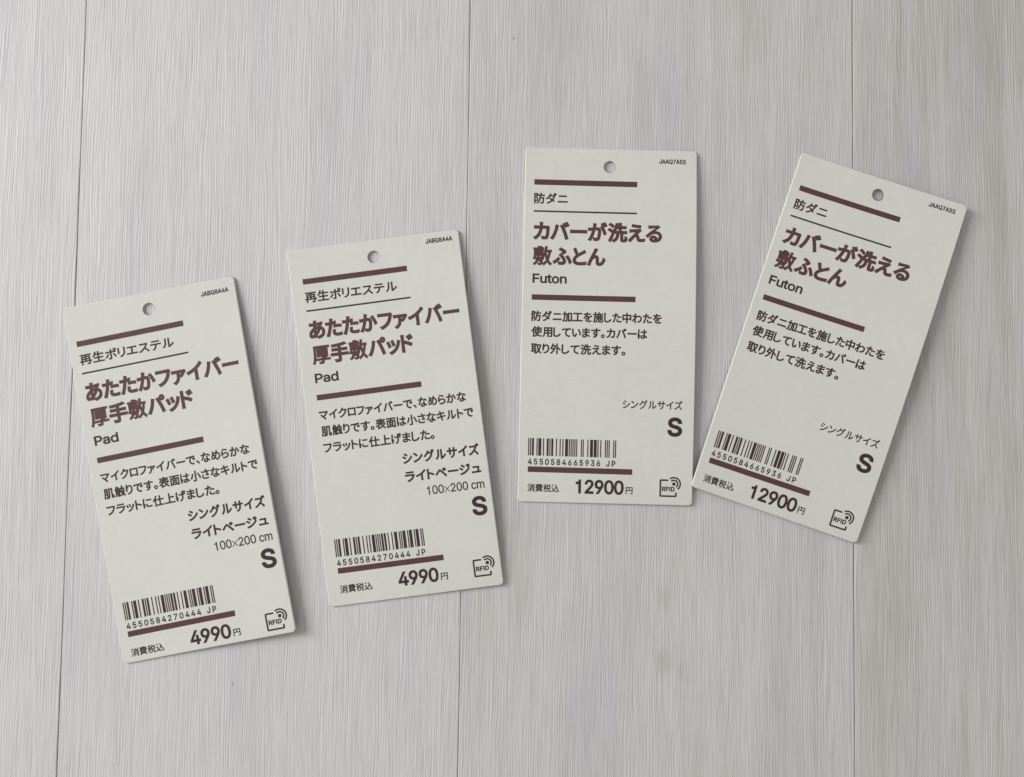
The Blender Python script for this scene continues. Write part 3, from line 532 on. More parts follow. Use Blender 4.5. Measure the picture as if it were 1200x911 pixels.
51, 793, 116, 879, 192, 952, 277, 905, 345, 840, 265, 765, 195, 687, 139, 613, 99, 613, 676, 614, 711, 616, 736, 617, 750, 525, 750, 527, 736, 529,
711, 530, 676, 530, 77, 530, 57, 528, 38, 24, 66, 26, 141, -24, 200, 33, 251, 99, 291, 172, 319, 250, 335, 343, 345, 459, 349, 576, 350, 675, 351,
705, 353, 730, 355, 747, 263, 747, 267, 726, 269, 702, 270, 674, 269, 577, 266, 466, 257, 358, 240, 272, 212, 201, 173, 135, 124, 76, 0, 12525, 1000,
2, 14, 146, 685, 148, 607, 148, 115, 145, -7, 231, -7, 229, 51, 775, 51, 774, -7, 860, -7, 858, 114, 858, 607, 860, 685, 772, 683, 235, 683, 4, 229,
129, 229, 604, 776, 604, 776, 129, 0, 12531, 1000, 2, 10, 227, 733, 170, 672, 233, 626, 304, 568, 370, 511, 419, 463, 482, 526, 429, 576, 360, 633,
289, 689, 24, 141, 63, 194, -19, 311, 9, 415, 47, 507, 90, 587, 136, 650, 179, 708, 226, 762, 277, 810, 329, 853, 384, 891, 438, 923, 492, 875, 577,
847, 523, 811, 467, 768, 411, 719, 356, 665, 303, 605, 253, 541, 209, 463, 165, 371, 124, 264, 89, 0, 12540, 1000, 1, 16, 102, 433, 102, 335, 140,
338, 187, 340, 241, 340, 790, 340, 834, 339, 871, 337, 897, 335, 897, 433, 871, 431, 835, 429, 789, 428, 241, 428, 187, 429, 139, 431, 0, 19978,
1000, 1, 12, 427, 825, 427, 43, 51, 43, 51, -32, 950, -32, 950, 43, 506, 43, 506, 441, 881, 441, 881, 516, 506, 516, 506, 825, 0, 20013, 1000, 3, 16,
458, 840, 458, 661, 96, 661, 96, 186, 171, 186, 171, 248, 458, 248, 458, -79, 537, -79, 537, 248, 825, 248, 825, 191, 902, 191, 902, 661, 537, 661,
537, 840, 4, 171, 322, 171, 588, 458, 588, 458, 322, 4, 825, 322, 537, 322, 537, 588, 825, 588, 0, 20181, 1000, 2, 16, 340, 34, 340, -38, 949, -38,
949, 34, 677, 34, 677, 450, 965, 450, 965, 523, 677, 523, 677, 824, 601, 824, 601, 523, 314, 523, 314, 450, 601, 450, 601, 34, 17, 298, 838, 244,
722, 178, 611, 103, 512, 23, 429, 40, 406, 57, 379, 69, 356, 109, 397, 148, 442, 186, 490, 186, -78, 260, -78, 260, 600, 300, 670, 337, 742, 369,
815, 0, 20351, 1000, 4, 56, 599, 836, 599, 729, 321, 729, 321, 660, 599, 660, 599, 562, 350, 562, 350, 285, 594, 285, 587, 244, 577, 205, 561, 167,
540, 131, 502, 160, 468, 192, 439, 227, 413, 265, 350, 244, 380, 198, 414, 155, 453, 116, 495, 81, 456, 51, 409, 24, 352, 0, 284, -21, 301, -40, 318,
-63, 330, -83, 402, -58, 464, -29, 515, 4, 557, 39, 638, -3, 727, -37, 823, -63, 927, -82, 940, -58, 956, -34, 972, -14, 868, 2, 771, 24, 682, 55,
601, 92, 627, 137, 646, 185, 659, 234, 667, 285, 929, 285, 929, 562, 672, 562, 672, 660, 962, 660, 962, 729, 672, 729, 672, 836, 5, 420, 499, 599,
499, 599, 394, 598, 349, 420, 349, 5, 672, 499, 857, 499, 857, 349, 671, 349, 672, 394, 17, 278, 842, 227, 730, 165, 623, 96, 527, 21, 446, 36, 423,
51, 395, 63, 372, 101, 412, 137, 456, 173, 503, 173, -84, 245, -84, 245, 612, 283, 680, 318, 750, 348, 820, 0, 20870, 1000, 3, 4, 840, 698, 840, 403,
535, 403, 535, 698, 25, 90, 772, 90, -81, 166, -81, 166, 329, 840, 329, 840, 20, 839, 9, 835, 1, 827, -4, 815, -5, 782, -5, 728, -5, 662, -4, 674,
-28, 684, -55, 690, -79, 752, -79, 802, -77, 841, -73, 870, -66, 892, -54, 906, -37, 914, -12, 916, 20, 916, 772, 4, 166, 403, 166, 698, 460, 698,
460, 403, 0, 20877, 1000, 5, 41, 158, 611, 158, 232, 40, 232, 40, 162, 158, 162, 158, -82, 232, -82, 232, 162, 767, 162, 767, 13, 766, 2, 762, -4,
754, -8, 742, -10, 711, -11, 658, -11, 594, -9, 606, -32, 615, -58, 622, -81, 681, -81, 730, -79, 768, -75, 797, -68, 818, -57, 832, -41, 839, -18,
841, 12, 841, 162, 962, 162, 962, 232, 841, 232, 841, 611, 534, 611, 534, 709, 925, 709, 925, 779, 77, 779, 77, 709, 458, 709, 458, 611, 4, 767, 232,
534, 232, 534, 356, 767, 356, 4, 232, 232, 232, 356, 458, 356, 458, 232, 4, 767, 422, 534, 422, 534, 542, 767, 542, 4, 232, 422, 232, 542, 458, 542,
458, 422, 0, 21152, 1000, 3, 8, 572, 716, 572, -65, 644, -65, 644, 9, 838, 9, 838, -57, 913, -57, 913, 716, 4, 644, 81, 644, 643, 838, 643, 838, 81,
50, 195, 827, 194, 650, 53, 650, 53, 577, 192, 577, 187, 471, 179, 370, 164, 274, 143, 186, 114, 105, 76, 33, 28, -29, 49, -44, 70, -63, 86, -81,
138, -12, 179, 66, 210, 154, 233, 251, 249, 354, 259, 463, 265, 577, 417, 577, 411, 333, 403, 168, 393, 70, 379, 26, 370, 16, 359, 11, 345, 10, 320,
10, 282, 11, 237, 14, 248, -10, 255, -36, 259, -61, 304, -63, 345, -63, 378, -61, 398, -57, 415, -50, 430, -38, 444, -22, 463, 33, 476, 144, 484,
331, 490, 612, 490, 650, 267, 650, 269, 827, 0, 21402, 1000, 5, 4, 368, 500, 771, 500, 771, 434, 368, 434, 4, 368, 614, 771, 614, 771, 549, 368, 549,
4, 296, 665, 296, 382, 844, 382, 844, 665, 40, 542, 211, 542, 161, 212, 161, 212, 101, 542, 101, 542, 5, 541, -3, 538, -8, 532, -12, 521, -13, 492,
-14, 442, -13, 381, -12, 391, -32, 400, -53, 407, -74, 463, -74, 509, -73, 545, -70, 573, -64, 593, -55, 606, -41, 613, -23, 615, 3, 615, 101, 956,
101, 956, 161, 615, 161, 615, 181, 680, 203, 744, 229, 805, 258, 858, 289, 812, 329, 796, 325, 293, 325, 293, 270, 703, 270, 652, 248, 597, 227, 22,
132, 788, 132, 493, 131, 422, 128, 346, 122, 267, 110, 186, 92, 106, 67, 30, 34, -40, 56, -50, 80, -64, 99, -78, 134, -4, 161, 77, 180, 163, 193,
250, 201, 336, 205, 418, 206, 493, 206, 718, 943, 718, 943, 788, 0, 21462, 1000, 6, 9, 850, 656, 829, 549, 802, 449, 768, 356, 730, 271, 695, 358,
666, 452, 642, 551, 623, 656, 35, 506, 728, 506, 656, 556, 656, 580, 528, 609, 408, 645, 297, 688, 196, 641, 128, 590, 69, 536, 18, 479, -23, 497,
-40, 514, -60, 528, -80, 583, -39, 634, 9, 683, 63, 727, 123, 767, 65, 812, 13, 861, -33, 915, -73, 930, -52, 949, -31, 967, -14, 910, 26, 858, 74,
811, 129, 770, 192, 824, 302, 869, 426, 904, 565, 929, 718, 883, 730, 870, 728, 16, 38, 130, 55, 58, 356, 110, 356, -78, 429, -78, 429, 123, 518,
140, 514, 204, 429, 190, 429, 725, 502, 725, 502, 793, 48, 793, 48, 725, 115, 725, 115, 141, 4, 187, 725, 356, 725, 356, 585, 187, 585, 4, 187, 520,
356, 520, 356, 375, 187, 375, 4, 187, 309, 356, 309, 356, 178, 187, 152, 0, 22806, 1000, 2, 50, 231, 841, 214, 767, 193, 694, 169, 625, 142, 560,
111, 499, 77, 444, 39, 396, 61, 382, 84, 364, 103, 348, 144, 405, 181, 469, 215, 540, 245, 616, 436, 616, 422, 539, 404, 468, 383, 401, 358, 339,
311, 377, 259, 415, 208, 448, 163, 398, 220, 358, 276, 315, 325, 272, 293, 218, 257, 169, 219, 125, 178, 85, 134, 49, 87, 18, 38, -10, 60, -28, 83,
-50, 101, -72, 189, -15, 269, 58, 341, 146, 403, 251, 455, 374, 496, 515, 525, 674, 473, 690, 458, 687, 269, 687, 282, 733, 295, 780, 306, 827, 15,
611, 840, 611, -79, 689, -79, 689, 467, 750, 414, 810, 359, 863, 305, 904, 258, 966, 311, 917, 364, 853, 423, 784, 482, 716, 537, 689, 516, 689, 840,
0, 23567, 1000, 3, 21, 464, 826, 464, 24, 463, 11, 458, 3, 449, -1, 436, -3, 400, -4, 341, -4, 270, -2, 282, -27, 294, -55, 301, -80, 366, -80, 419,
-78, 462, -74, 494, -66, 517, -55, 533, -37, 542, -12, 545, 24, 545, 826, 10, 705, 571, 768, 457, 824, 337, 868, 221, 895, 121, 976, 154, 947, 254,
900, 369, 842, 487, 777, 598, 18, 202, 591, 189, 532, 173, 469, 153, 406, 128, 343, 100, 283, 68, 227, 32, 178, 56, 167, 82, 152, 103, 138, 140, 190,
173, 248, 203, 311, 229, 378, 251, 445, 270, 512, 286, 577, 0, 24037, 1000, 1, 12, 52, 72, 52, -3, 951, -3, 951, 72, 539, 72, 539, 650, 900, 650,
900, 727, 104, 727, 104, 650, 456, 650, 456, 72, 0, 25163, 1000, 1, 51, 50, 322, 50, 248, 463, 248, 463, 25, 461, 12, 456, 4, 446, -1, 432, -3, 392,
-3, 327, -3, 246, -2, 258, -25, 270, -52, 278, -76, 350, -76, 408, -75, 453, -70, 487, -63, 511, -52, 528, -35, 537, -10, 540, 25, 540, 248, 953,
248, 953, 322, 540, 322, 540, 484, 896, 484, 896, 556, 540, 556, 540, 719, 627, 731, 709, 745, 785, 761, 853, 778, 798, 839, 661, 807, 489, 783, 302,
765, 116, 753, 123, 734, 130, 710, 134, 688, 241, 693, 352, 701, 463, 710, 463, 556, 117, 556, 117, 484, 463, 484, 463, 322, 0, 25975, 1000, 8, 34,
83, 643, 83, 313, 145, 313, 145, 395, 269, 395, 269, 345, 339, 345, 339, 395, 460, 395, 460, 316, 526, 316, 526, 642, 481, 642, 339, 643, 339, 692,
559, 692, 559, 749, 484, 749, 515, 785, 485, 804, 447, 824, 410, 842, 374, 806, 407, 789, 440, 769, 470, 749, 339, 749, 339, 838, 269, 838, 269, 749,
48, 749, 48, 692, 269, 692, 269, 643, 4, 269, 593, 269, 542, 145, 542, 145, 593, 4, 339, 593, 460, 593, 460, 542, 339, 542, 4, 269, 496, 269, 441,
145, 441, 145, 496, 4, 339, 496, 460, 496, 460, 441, 339, 441, 53, 254, 325, 278, 276, 41, 276, 41, 218, 196, 218, 189, 174, 178, 132, 163, 93, 142,
56, 116, 24, 82, -5, 41, -30, 58, -45, 74, -63, 86, -81, 142, -45, 186, -2, 219, 48, 243, 104, 424, 104, 419, 57, 414, 24, 408, 3, 401, -9, 394, -14,
384, -16, 371, -17, 351, -17, 319, -16, 281, -12, 290, -32, 297, -53, 300, -73, 341, -75, 377, -75, 403, -74, 420, -72, 435, -68, 448, -61, 459, -52,
473, -31, 483, 5, 491, 59, 499, 135, 501, 163, 259, 163, 268, 218, 559, 218, 559, 276, 351, 276, 341, 298, 329, 322, 316, 343, 10, 686, 582, 843,
582, 830, 491, 813, 406, 791, 327, 765, 254, 740, 329, 718, 408, 700, 492, 685, 579, 47, 669, 841, 649, 717, 621, 600, 584, 494, 537, 406, 554, 388,
571, 366, 584, 347, 605, 381, 625, 419, 643, 458, 660, 381, 679, 308, 701, 239, 726, 174, 688, 116, 644, 64, 592, 17, 533, -23, 548, -42, 564, -66,
575, -85, 631, -45, 680, -1, 724, 48, 762, 102, 796, 48, 834, -1, 876, -44, 923, -80, 937, -59, 954, -39, 971, -22, 922, 15, 877, 60, 837, 112, 802,
172, 840, 260, 871, 358, 895, 465, 914, 582, 961, 582, 961, 652, 704, 652, 717, 710, 728, 769, 738, 829, 0, 26045, 1000, 3, 18, 560, 841, 534, 749,
500, 663, 459, 585, 410, 520, 430, 505, 451, 486, 467, 470, 494, 505, 520, 544, 544, 586, 566, 631, 954, 631, 954, 700, 594, 700, 608, 741, 621, 783,
632, 826, 75, 514, 515, 514, 357, 428, 316, 455, 255, 514, 283, 514, 37, 516, 2, 522, -25, 533, -45, 550, -60, 573, -69, 604, -74, 642, -76, 848,
-76, 881, -74, 907, -66, 927, -53, 942, -33, 952, -5, 960, 32, 964, 78, 943, 85, 920, 94, 900, 105, 898, 68, 895, 40, 891, 19, 884, 4, 874, -5, 861,
-10, 844, -11, 646, -11, 613, -9, 594, -2, 584, 12, 582, 36, 582, 315, 679, 360, 679, 89, 744, 89, 744, 391, 850, 440, 850, 333, 849, 256, 846, 218,
843, 209, 839, 203, 833, 201, 825, 200, 811, 200, 793, 200, 773, 201, 780, 183, 785, 162, 788, 142, 813, 142, 840, 144, 864, 148, 882, 155, 894, 166,
904, 182, 909, 203, 913, 261, 915, 366, 915, 501, 919, 512, 871, 531, 858, 521, 853, 516, 744, 465, 744, 593, 679, 593, 679, 434, 582, 389, 582, 515,
59, 190, 820, 213, 772, 232, 722, 245, 677, 44, 677, 44, 606, 153, 606, 151, 500, 146, 396, 137, 295, 123, 201, 102, 114, 72, 36, 33, -30, 53, -44,
74, -62, 90, -80, 123, -27, 149, 32, 171, 97, 188, 167, 200, 241, 210, 318, 216, 399, 338, 399, 332, 225, 326, 107, 317, 37, 307, 4, 299, -4, 290,
-8, 277, -9, 255, -9, 223, -8, 184, -5, 193, -27, 200, -51, 203, -73, 244, -75, 281, -75, 309, -73, 327, -70, 343, -64, 356, -55, 368, -41, 384, 1,
395, 86, 402, 226, 408, 435, 408, 469, 220, 469, 224, 606, 441, 606, 441, 677, 252, 677, 314, 696, 299, 741, 279, 791, 255, 838, 0, 27927, 1000, 4,
10, 85, 778, 133, 751, 180, 719, 222, 686, 255, 655, 302, 713, 269, 742, 226, 773, 178, 803, 131, 828, 10, 38, 508, 87, 482, 136, 452, 180, 421, 215,
392, 259, 452, 223, 480, 178, 509, 129, 538, 80, 562, 8, 67, -21, 132, -68, 184, 35, 236, 149, 283, 260, 228, 303, 175, 186, 118, 72, 77, 435, 825,
415, 731, 386, 643, 351, 563, 308, 495, 331, 483, 355, 468, 374, 455, 402, 499, 429, 549, 452, 604, 600, 604, 600, 425, 306, 425, 306, 353, 481, 353,
475, 277, 464, 209, 446, 148, 419, 95, 381, 49, 328, 10, 260, -22, 278, -39, 294, -61, 306, -81, 382, -43, 440, 2, 484, 55, 515, 117, 536, 187, 549,
266, 557, 353, 686, 353, 686, 33, 688, 3, 692, -21, 700, -40, 712, -53, 728, -62, 751, -67, 779, -68, 881, -68, 908, -65, 928, -57, 944, -41, 956,
-16, 965, 18, 971, 64, 974, 121, 952, 128, 928, 139, 908, 151, 905, 73, 900, 27, 890, 5, 874, 0, 790, 0, 775, 1, 766, 6, 761, 16, 760, 33, 760, 353,
960, 353, 960, 425, 674, 425, 674, 604, 921, 604, 921, 675, 674, 675, 674, 840, 600, 840, 600, 675, 476, 675, 489, 720, 501, 765, 511, 811, 0, 28040,
1000, 8, 8, 863, 812, 833, 748, 795, 681, 757, 622, 821, 595, 859, 651, 898, 716, 935, 784, 10, 351, 778, 383, 732, 412, 682, 436, 633, 452, 590,
519, 623, 502, 666, 477, 713, 446, 762, 414, 807, 10, 85, 778, 133, 751, 181, 719, 225, 686, 258, 656, 304, 714, 270, 743, 226, 774, 178, 804, 130,
829, 10, 38, 510, 87, 483, 136, 452, 181, 420, 216, 390, 260, 449, 225, 478, 180, 508, 130, 538, 81, 563, 8, 69, -21, 134, -70, 189, 33, 245, 147,
295, 258, 239, 303, 183, 186, 124, 72, 4, 453, 312, 822, 312, 822, 203, 453, 203, 4, 453, 377, 453, 484, 822, 484, 822, 377, 29, 604, 841, 604, 555,
379, 555, 379, -80, 453, -80, 453, 139, 822, 139, 822, 15, 821, 6, 818, 1, 812, -3, 802, -4, 775, -5, 731, -4, 676, -3, 686, -26, 695, -51, 700, -74,
753, -74, 796, -73, 831, -69, 857, -62, 876, -51, 887, -35, 893, -13, 895, 14, 895, 555, 679, 555, 679, 841, 0, 29983, 1000, 1, 37, 239, 824, 206,
719, 163, 618, 112, 529, 54, 453, 77, 440, 101, 423, 121, 408, 158, 457, 193, 512, 226, 573, 463, 573, 463, 352, 165, 352, 165, 280, 463, 280, 463,
25, 55, 25, 55, -48, 949, -48, 949, 25, 541, 25, 541, 280, 865, 280, 865, 352, 541, 352, 541, 573, 901, 573, 901, 646, 541, 646, 541, 840, 463, 840,
463, 646, 259, 646, 280, 698, 299, 752, 315, 807, 0, 29992, 1000, 5, 41, 153, 770, 153, 407, 152, 345, 148, 279, 140, 213, 126, 146, 105, 82, 74, 21,
32, -36, 52, -49, 74, -68, 90, -85, 140, -16, 176, 61, 201, 143, 216, 227, 467, 227, 467, -71, 543, -71, 543, 227, 813, 227, 813, 22, 812, 11, 807,
3, 799, -1, 786, -3, 753, -4, 697, -4, 629, -2, 640, -25, 649, -51, 655, -74, 719, -74, 771, -73, 811, -69, 841, -62, 863, -51, 877, -34, 885, -10,
887, 22, 887, 770, 4, 227, 698, 467, 698, 467, 537, 227, 537, 4, 813, 698, 813, 537, 543, 537, 543, 698, 7, 227, 466, 467, 466, 467, 298, 223, 298,
225, 336, 227, 372, 227, 407, 4, 813, 466, 813, 298, 543, 298, 543, 466, 0, 31246, 1000, 3, 4, 520, 573, 834, 573, 834, 389, 520, 389, 70, 448, 640,
448, 321, 556, 321, 549, 257, 537, 197, 519, 141, 493, 91, 457, 46, 409, 7, 348, -25, 365, -42, 383, -63, 395, -83, 462, -45, 515, 0, 555, 53, 585,
111, 606, 176, 620, 246, 629, 321, 712, 321, 712, 29, 713, 0, 717, -22, 724, -39, 735, -52, 750, -60, 771, -65, 797, -66, 883, -66, 907, -64, 925,
-56, 940, -43, 951, -22, 959, 8, 964, 47, 967, 97, 946, 104, 923, 114, 904, 126, 902, 60, 897, 22, 889, 4, 876, 0, 807, 0, 794, 1, 787, 5, 783, 14,
782, 29, 782, 321, 908, 321, 908, 640, 799, 640, 828, 695, 856, 755, 882, 814, 806, 840, 783, 774, 754, 704, 723, 640, 581, 640, 639, 667, 624, 706,
602, 749, 576, 794, 548, 837, 486, 810, 520, 753, 550, 693, 571, 640, 42, 364, 832, 300, 809, 222, 787, 137, 768, 53, 752, 62, 733, 70, 713, 75, 694,
212, 717, 212, 553, 48, 553, 48, 483, 200, 483, 165, 396, 123, 309, 76, 231, 28, 168, 42, 146, 57, 121, 68, 98, 106, 151, 144, 215, 179, 287, 212,
362, 212, -80, 286, -80, 286, 386, 322, 340, 355, 294, 379, 257, 423, 317, 385, 359, 329, 416, 286, 458, 286, 483, 419, 483, 419, 553, 286, 553, 286,
734, 330, 746, 372, 759, 409, 772, 0, 32908, 1000, 4, 60, 509, 803, 509, 381, 509, 321, 506, 258, 499, 194, 488, 131, 471, 69, 446, 12, 412, -41,
433, -53, 456, -69, 474, -85, 511, -28, 538, 35, 558, 104, 571, 175, 579, 246, 583, 315, 584, 381, 584, 731, 750, 731, 750, 75, 751, 23, 755, -10,
762, -30, 772, -43, 789, -54, 809, -60, 828, -62, 878, -62, 898, -61, 915, -56, 930, -48, 940, -39, 948, -27, 954, -12, 958, 6, 962, 43, 965, 96,
966, 152, 945, 161, 925, 173, 906, 186, 906, 127, 904, 81, 902, 51, 900, 33, 897, 22, 893, 15, 888, 11, 881, 9, 873, 8, 847, 8, 841, 9, 836, 11, 831,
14, 828, 23, 826, 41, 825, 68, 825, 803, 37, 108, 803, 108, 444, 108, 378, 105, 307, 100, 233, 92, 160, 78, 87, 60, 18, 34, -46, 55, -55, 78, -69,
97, -82, 126, -5, 148, 80, 162, 169, 171, 259, 327, 259, 327, 18, 326, 10, 323, 4, 317, 1, 308, 0, 288, 0, 254, 0, 210, 1, 220, -22, 228, -48, 233,
-71, 277, -71, 313, -69, 342, -65, 364, -57, 380, -45, 391, -30, 396, -9, 398, 18, 398, 803, 4, 177, 733, 327, 733, 327, 569, 177, 569, 5, 177, 499,
327, 499, 327, 330, 175, 330, 177, 444, 0, 34920, 1000, 1, 80, 252, -79, 288, -62, 384, -29, 591, 38, 587, 58, 582, 81, 579, 104, 335, 31, 335, 251,
379, 283, 420, 316, 458, 350, 492, 385, 529, 299, 574, 220, 627, 149, 688, 87, 756, 33, 833, -11, 917, -46, 931, -24, 949, -1, 967, 19, 896, 44, 830,
77, 769, 116, 714, 162, 780, 205, 846, 253, 908, 302, 846, 346, 795, 300, 734, 252, 672, 207, 641, 248, 612, 291, 588, 337, 566, 385, 934, 385, 934,
450, 536, 450, 536, 539, 858, 539, 858, 601, 536, 601, 536, 686, 902, 686, 902, 751, 536, 751, 536, 840, 460, 840, 460, 751, 105, 751, 105, 686, 460,
686, 460, 601, 156, 601, 156, 539, 460, 539, 460, 450, 65, 450, 65, 385, 397, 385, 318, 323, 227, 267, 131, 220, 36, 183, 53, 165, 71, 143, 86, 122,
143, 145, 201, 172, 258, 203, 258, 55, 254, 29, 245, 10, 232, -3, 219, -11, 232, -32, 244, -57, 0, 35302, 1000, 9, 4, 255, 528, 255, 409, 169, 409,
169, 528, 4, 312, 528, 400, 528, 400, 409, 312, 409, 8, 164, 586, 181, 619, 198, 654, 213, 690, 336, 690, 322, 654, 306, 619, 289, 586, 53, 190, 841,
162, 750, 126, 664, 83, 587, 32, 522, 52, 508, 73, 491, 90, 476, 106, 496, 106, 320, 106, 270, 103, 217, 99, 162, 91, 107, 78, 52, 61, 0, 37, -48,
56, -57, 77, -69, 93, -81, 120, -25, 140, 38, 154, 104, 163, 171, 255, 171, 255, -50, 312, -50, 312, 171, 400, 171, 400, 6, 399, -1, 396, -5, 389,
-6, 330, -6, 339, -26, 347, -48, 351, -68, 388, -67, 416, -63, 437, -55, 449, -45, 456, -32, 460, -15, 461, 5, 461, 586, 358, 586, 382, 631, 404,
679, 423, 726, 378, 754, 367, 751, 236, 751, 259, 826, 5, 255, 352, 255, 230, 167, 230, 169, 320, 169, 352, 4, 312, 352, 400, 352, 400, 230, 312,
230, 27, 670, 837, 670, 648, 509, 648, 509, 272, 672, 272, 672, 58, 476, 35, 489, -37, 877, 16, 888, -17, 896, -48, 902, -75, 967, -52, 951, 7, 925,
76, 893, 148, 857, 216, 797, 196, 816, 160, 835, 121, 852, 81, 747, 67, 747, 272, 915, 272, 915, 648, 748, 648, 748, 837, 4, 571, 585, 677, 585, 677,
337, 571, 337, 4, 742, 585, 850, 585, 850, 337, 742, 337, 0, 36027, 1000, 10, 4, 255, 290, 757, 290, 757, 228, 255, 228, 4, 255, 181, 757, 181, 757,
118, 255, 118, 4, 255, 398, 757, 398, 757, 336, 255, 336, 12, 351, 68, 288, 41, 214, 16, 134, -6, 54, -24, 73, -41, 93, -61, 108, -79, 188, -56, 270,
-29, 349, 3, 418, 37, 50, 590, 33, 703, -3, 805, -41, 887, -76, 944, -28, 864, 3, 766, 37, 660, 69, 833, 69, 833, 428, 858, 428, 878, 431, 894, 436,
907, 446, 917, 460, 924, 480, 930, 508, 934, 544, 935, 568, 648, 568, 648, 628, 873, 628, 873, 785, 648, 785, 648, 840, 577, 840, 577, 785, 422, 785,
422, 840, 354, 840, 354, 785, 108, 785, 108, 734, 354, 734, 354, 678, 153, 678, 146, 624, 137, 568, 127, 518, 298, 518, 260, 491, 209, 466, 141, 444,
56, 425, 70, 407, 83, 386, 92, 366, 182, 388, 182, 69, 628, 69, 6, 212, 628, 352, 628, 349, 608, 345, 588, 337, 568, 203, 568, 6, 421, 628, 577, 628,
577, 568, 411, 568, 416, 588, 419, 608, 4, 422, 734, 577, 734, 577, 678, 422, 678, 4, 648, 734, 804, 734, 804, 678, 648, 678, 22, 860, 518, 857, 501,
854, 489, 849, 482, 843, 478, 836, 477, 826, 476, 810, 476, 787, 477, 757, 479, 762, 469, 766, 458, 768, 446, 318, 446, 342, 463, 361, 481, 377, 499,
390, 518, 577, 518, 577, 449, 648, 449, 648, 518, 0, 36796, 1000, 3, 10, 81, 787, 125, 746, 168, 702, 206, 657, 234, 618, 293, 664, 263, 702, 224,
745, 180, 788, 136, 827, 39, 457, 765, 494, 738, 525, 707, 553, 675, 576, 641, 558, 551, 534, 467, 504, 391, 467, 322, 422, 261, 370, 208, 310, 162,
330, 145, 352, 124, 368, 106, 421, 149, 469, 198, 511, 252, 548, 311, 580, 377, 607, 449, 630, 526, 655, 456, 678, 386, 704, 318, 737, 254, 780, 195,
836, 143, 910, 101, 921, 125, 936, 150, 951, 171, 849, 239, 783, 325, 739, 422, 703, 526, 660, 630, 597, 731, 500, 821, 38, 262, 449, 49, 449, 49,
379, 189, 379, 189, 128, 155, 110, 118, 84, 80, 50, 41, 9, 89, -55, 127, -6, 162, 34, 195, 62, 223, 72, 241, 66, 263, 52, 289, 32, 318, 12, 374, -15,
437, -32, 510, -40, 596, -42, 712, -41, 842, -37, 943, -33, 947, -8, 955, 19, 964, 42, 853, 32, 724, 26, 597, 24, 518, 26, 449, 33, 388, 47, 335, 71,
306, 90, 282, 108, 262, 122, 0, 38450, 1000, 3, 8, 600, 822, 618, 771, 635, 717, 647, 672, 718, 693, 706, 737, 688, 789, 669, 838, 50, 372, 672, 372,
601, 531, 601, 527, 489, 518, 381, 500, 281, 471, 189, 427, 107, 365, 36, 282, -22, 301, -38, 319, -58, 332, -77, 400, -31, 456, 22, 500, 82, 535,
148, 560, 221, 579, 298, 591, 380, 816, 380, 809, 216, 800, 104, 788, 36, 774, 4, 765, -4, 753, -7, 737, -8, 708, -8, 663, -7, 610, -3, 622, -27,
630, -53, 633, -77, 686, -79, 734, -79, 770, -77, 791, -74, 809, -68, 825, -58, 839, -44, 859, -1, 873, 82, 884, 217, 892, 414, 892, 449, 598, 449,
605, 601, 952, 601, 952, 672, 42, 82, 797, 82, -80, 153, -80, 153, 729, 300, 729, 275, 652, 246, 569, 215, 489, 262, 431, 291, 377, 306, 328, 310,
283, 309, 260, 306, 240, 299, 224, 289, 213, 279, 208, 267, 204, 255, 203, 192, 204, 202, 182, 208, 158, 211, 136, 236, 135, 261, 135, 284, 137, 304,
141, 322, 148, 338, 157, 357, 176, 370, 203, 377, 236, 379, 275, 375, 325, 361, 378, 332, 436, 284, 498, 321, 586, 358, 680, 391, 770, 340, 801, 328,
797, 0, 38754, 1000, 6, 4, 389, 334, 601, 334, 601, 221, 389, 221, 4, 389, 395, 389, 506, 601, 506, 601, 395, 4, 389, 160, 601, 160, 601, 43, 389,
43, 18, 58, 774, 58, 702, 444, 702, 436, 660, 426, 617, 416, 576, 104, 576, 104, -80, 176, -80, 176, -27, 820, -27, 820, -80, 896, -80, 896, 576,
493, 576, 532, 702, 945, 702, 945, 774, 4, 176, 43, 176, 506, 320, 506, 320, 43, 4, 820, 43, 670, 43, 670, 506, 820, 506, 1, 48, 647, 2, 48, 324,
-10, 285, -7, 249, 1, 216, 15, 186, 34, 159, 59, 135, 88, 115, 123, 98, 162, 85, 206, 76, 254, 70, 306, 68, 363, 70, 420, 76, 472, 85, 520, 99, 564,
116, 603, 136, 638, 159, 667, 186, 692, 216, 712, 249, 725, 285, 734, 324, 736, 363, 734, 398, 725, 431, 712, 461, 692, 488, 667, 512, 638, 532, 603,
549, 564, 562, 520, 571, 472, 577, 420, 579, 363, 577, 306, 571, 254, 562, 206, 549, 162, 532, 123, 512, 88, 489, 59, 462, 34, 432, 15, 399, 1, 363,
-7, 44, 324, 71, 349, 73, 373, 79, 395, 90, 415, 105, 432, 125, 448, 148, 461, 175, 472, 205, 482, 252, 489, 304, 491, 363, 489, 422, 482, 475, 472,
521, 461, 552, 448, 579, 432, 602, 415, 622, 395, 637, 373, 648, 349, 654, 324, 656, 298, 654, 274, 648, 253, 637, 233, 622, 215, 602, 200, 579, 187,
552, 176, 521, 165, 475, 158, 422, 156, 363, 158, 304, 165, 252, 176, 205, 187, 175, 200, 148, 215, 125, 233, 105, 253, 90, 274, 79, 298, 73, 1, 49,
620, 1, 9, 270, 526, 110, 526, 110, 594, 230, 615, 280, 670, 294, 727, 362, 727, 362, 0, 270, 0, 1, 50, 647, 1, 66, 91, 0, 91, 68, 335, 327, 403,
403, 420, 425, 433, 446, 444, 467, 451, 487, 456, 508, 457, 531, 455, 555, 449, 578, 439, 598, 426, 615, 410, 630, 390, 641, 368, 650, 345, 655, 319,
656, 292, 655, 268, 649, 246, 639, 227, 626, 211, 610, 198, 591, 189, 569, 183, 544, 181, 517, 94, 517, 95, 549, 101, 578, 110, 606, 123, 632, 139,
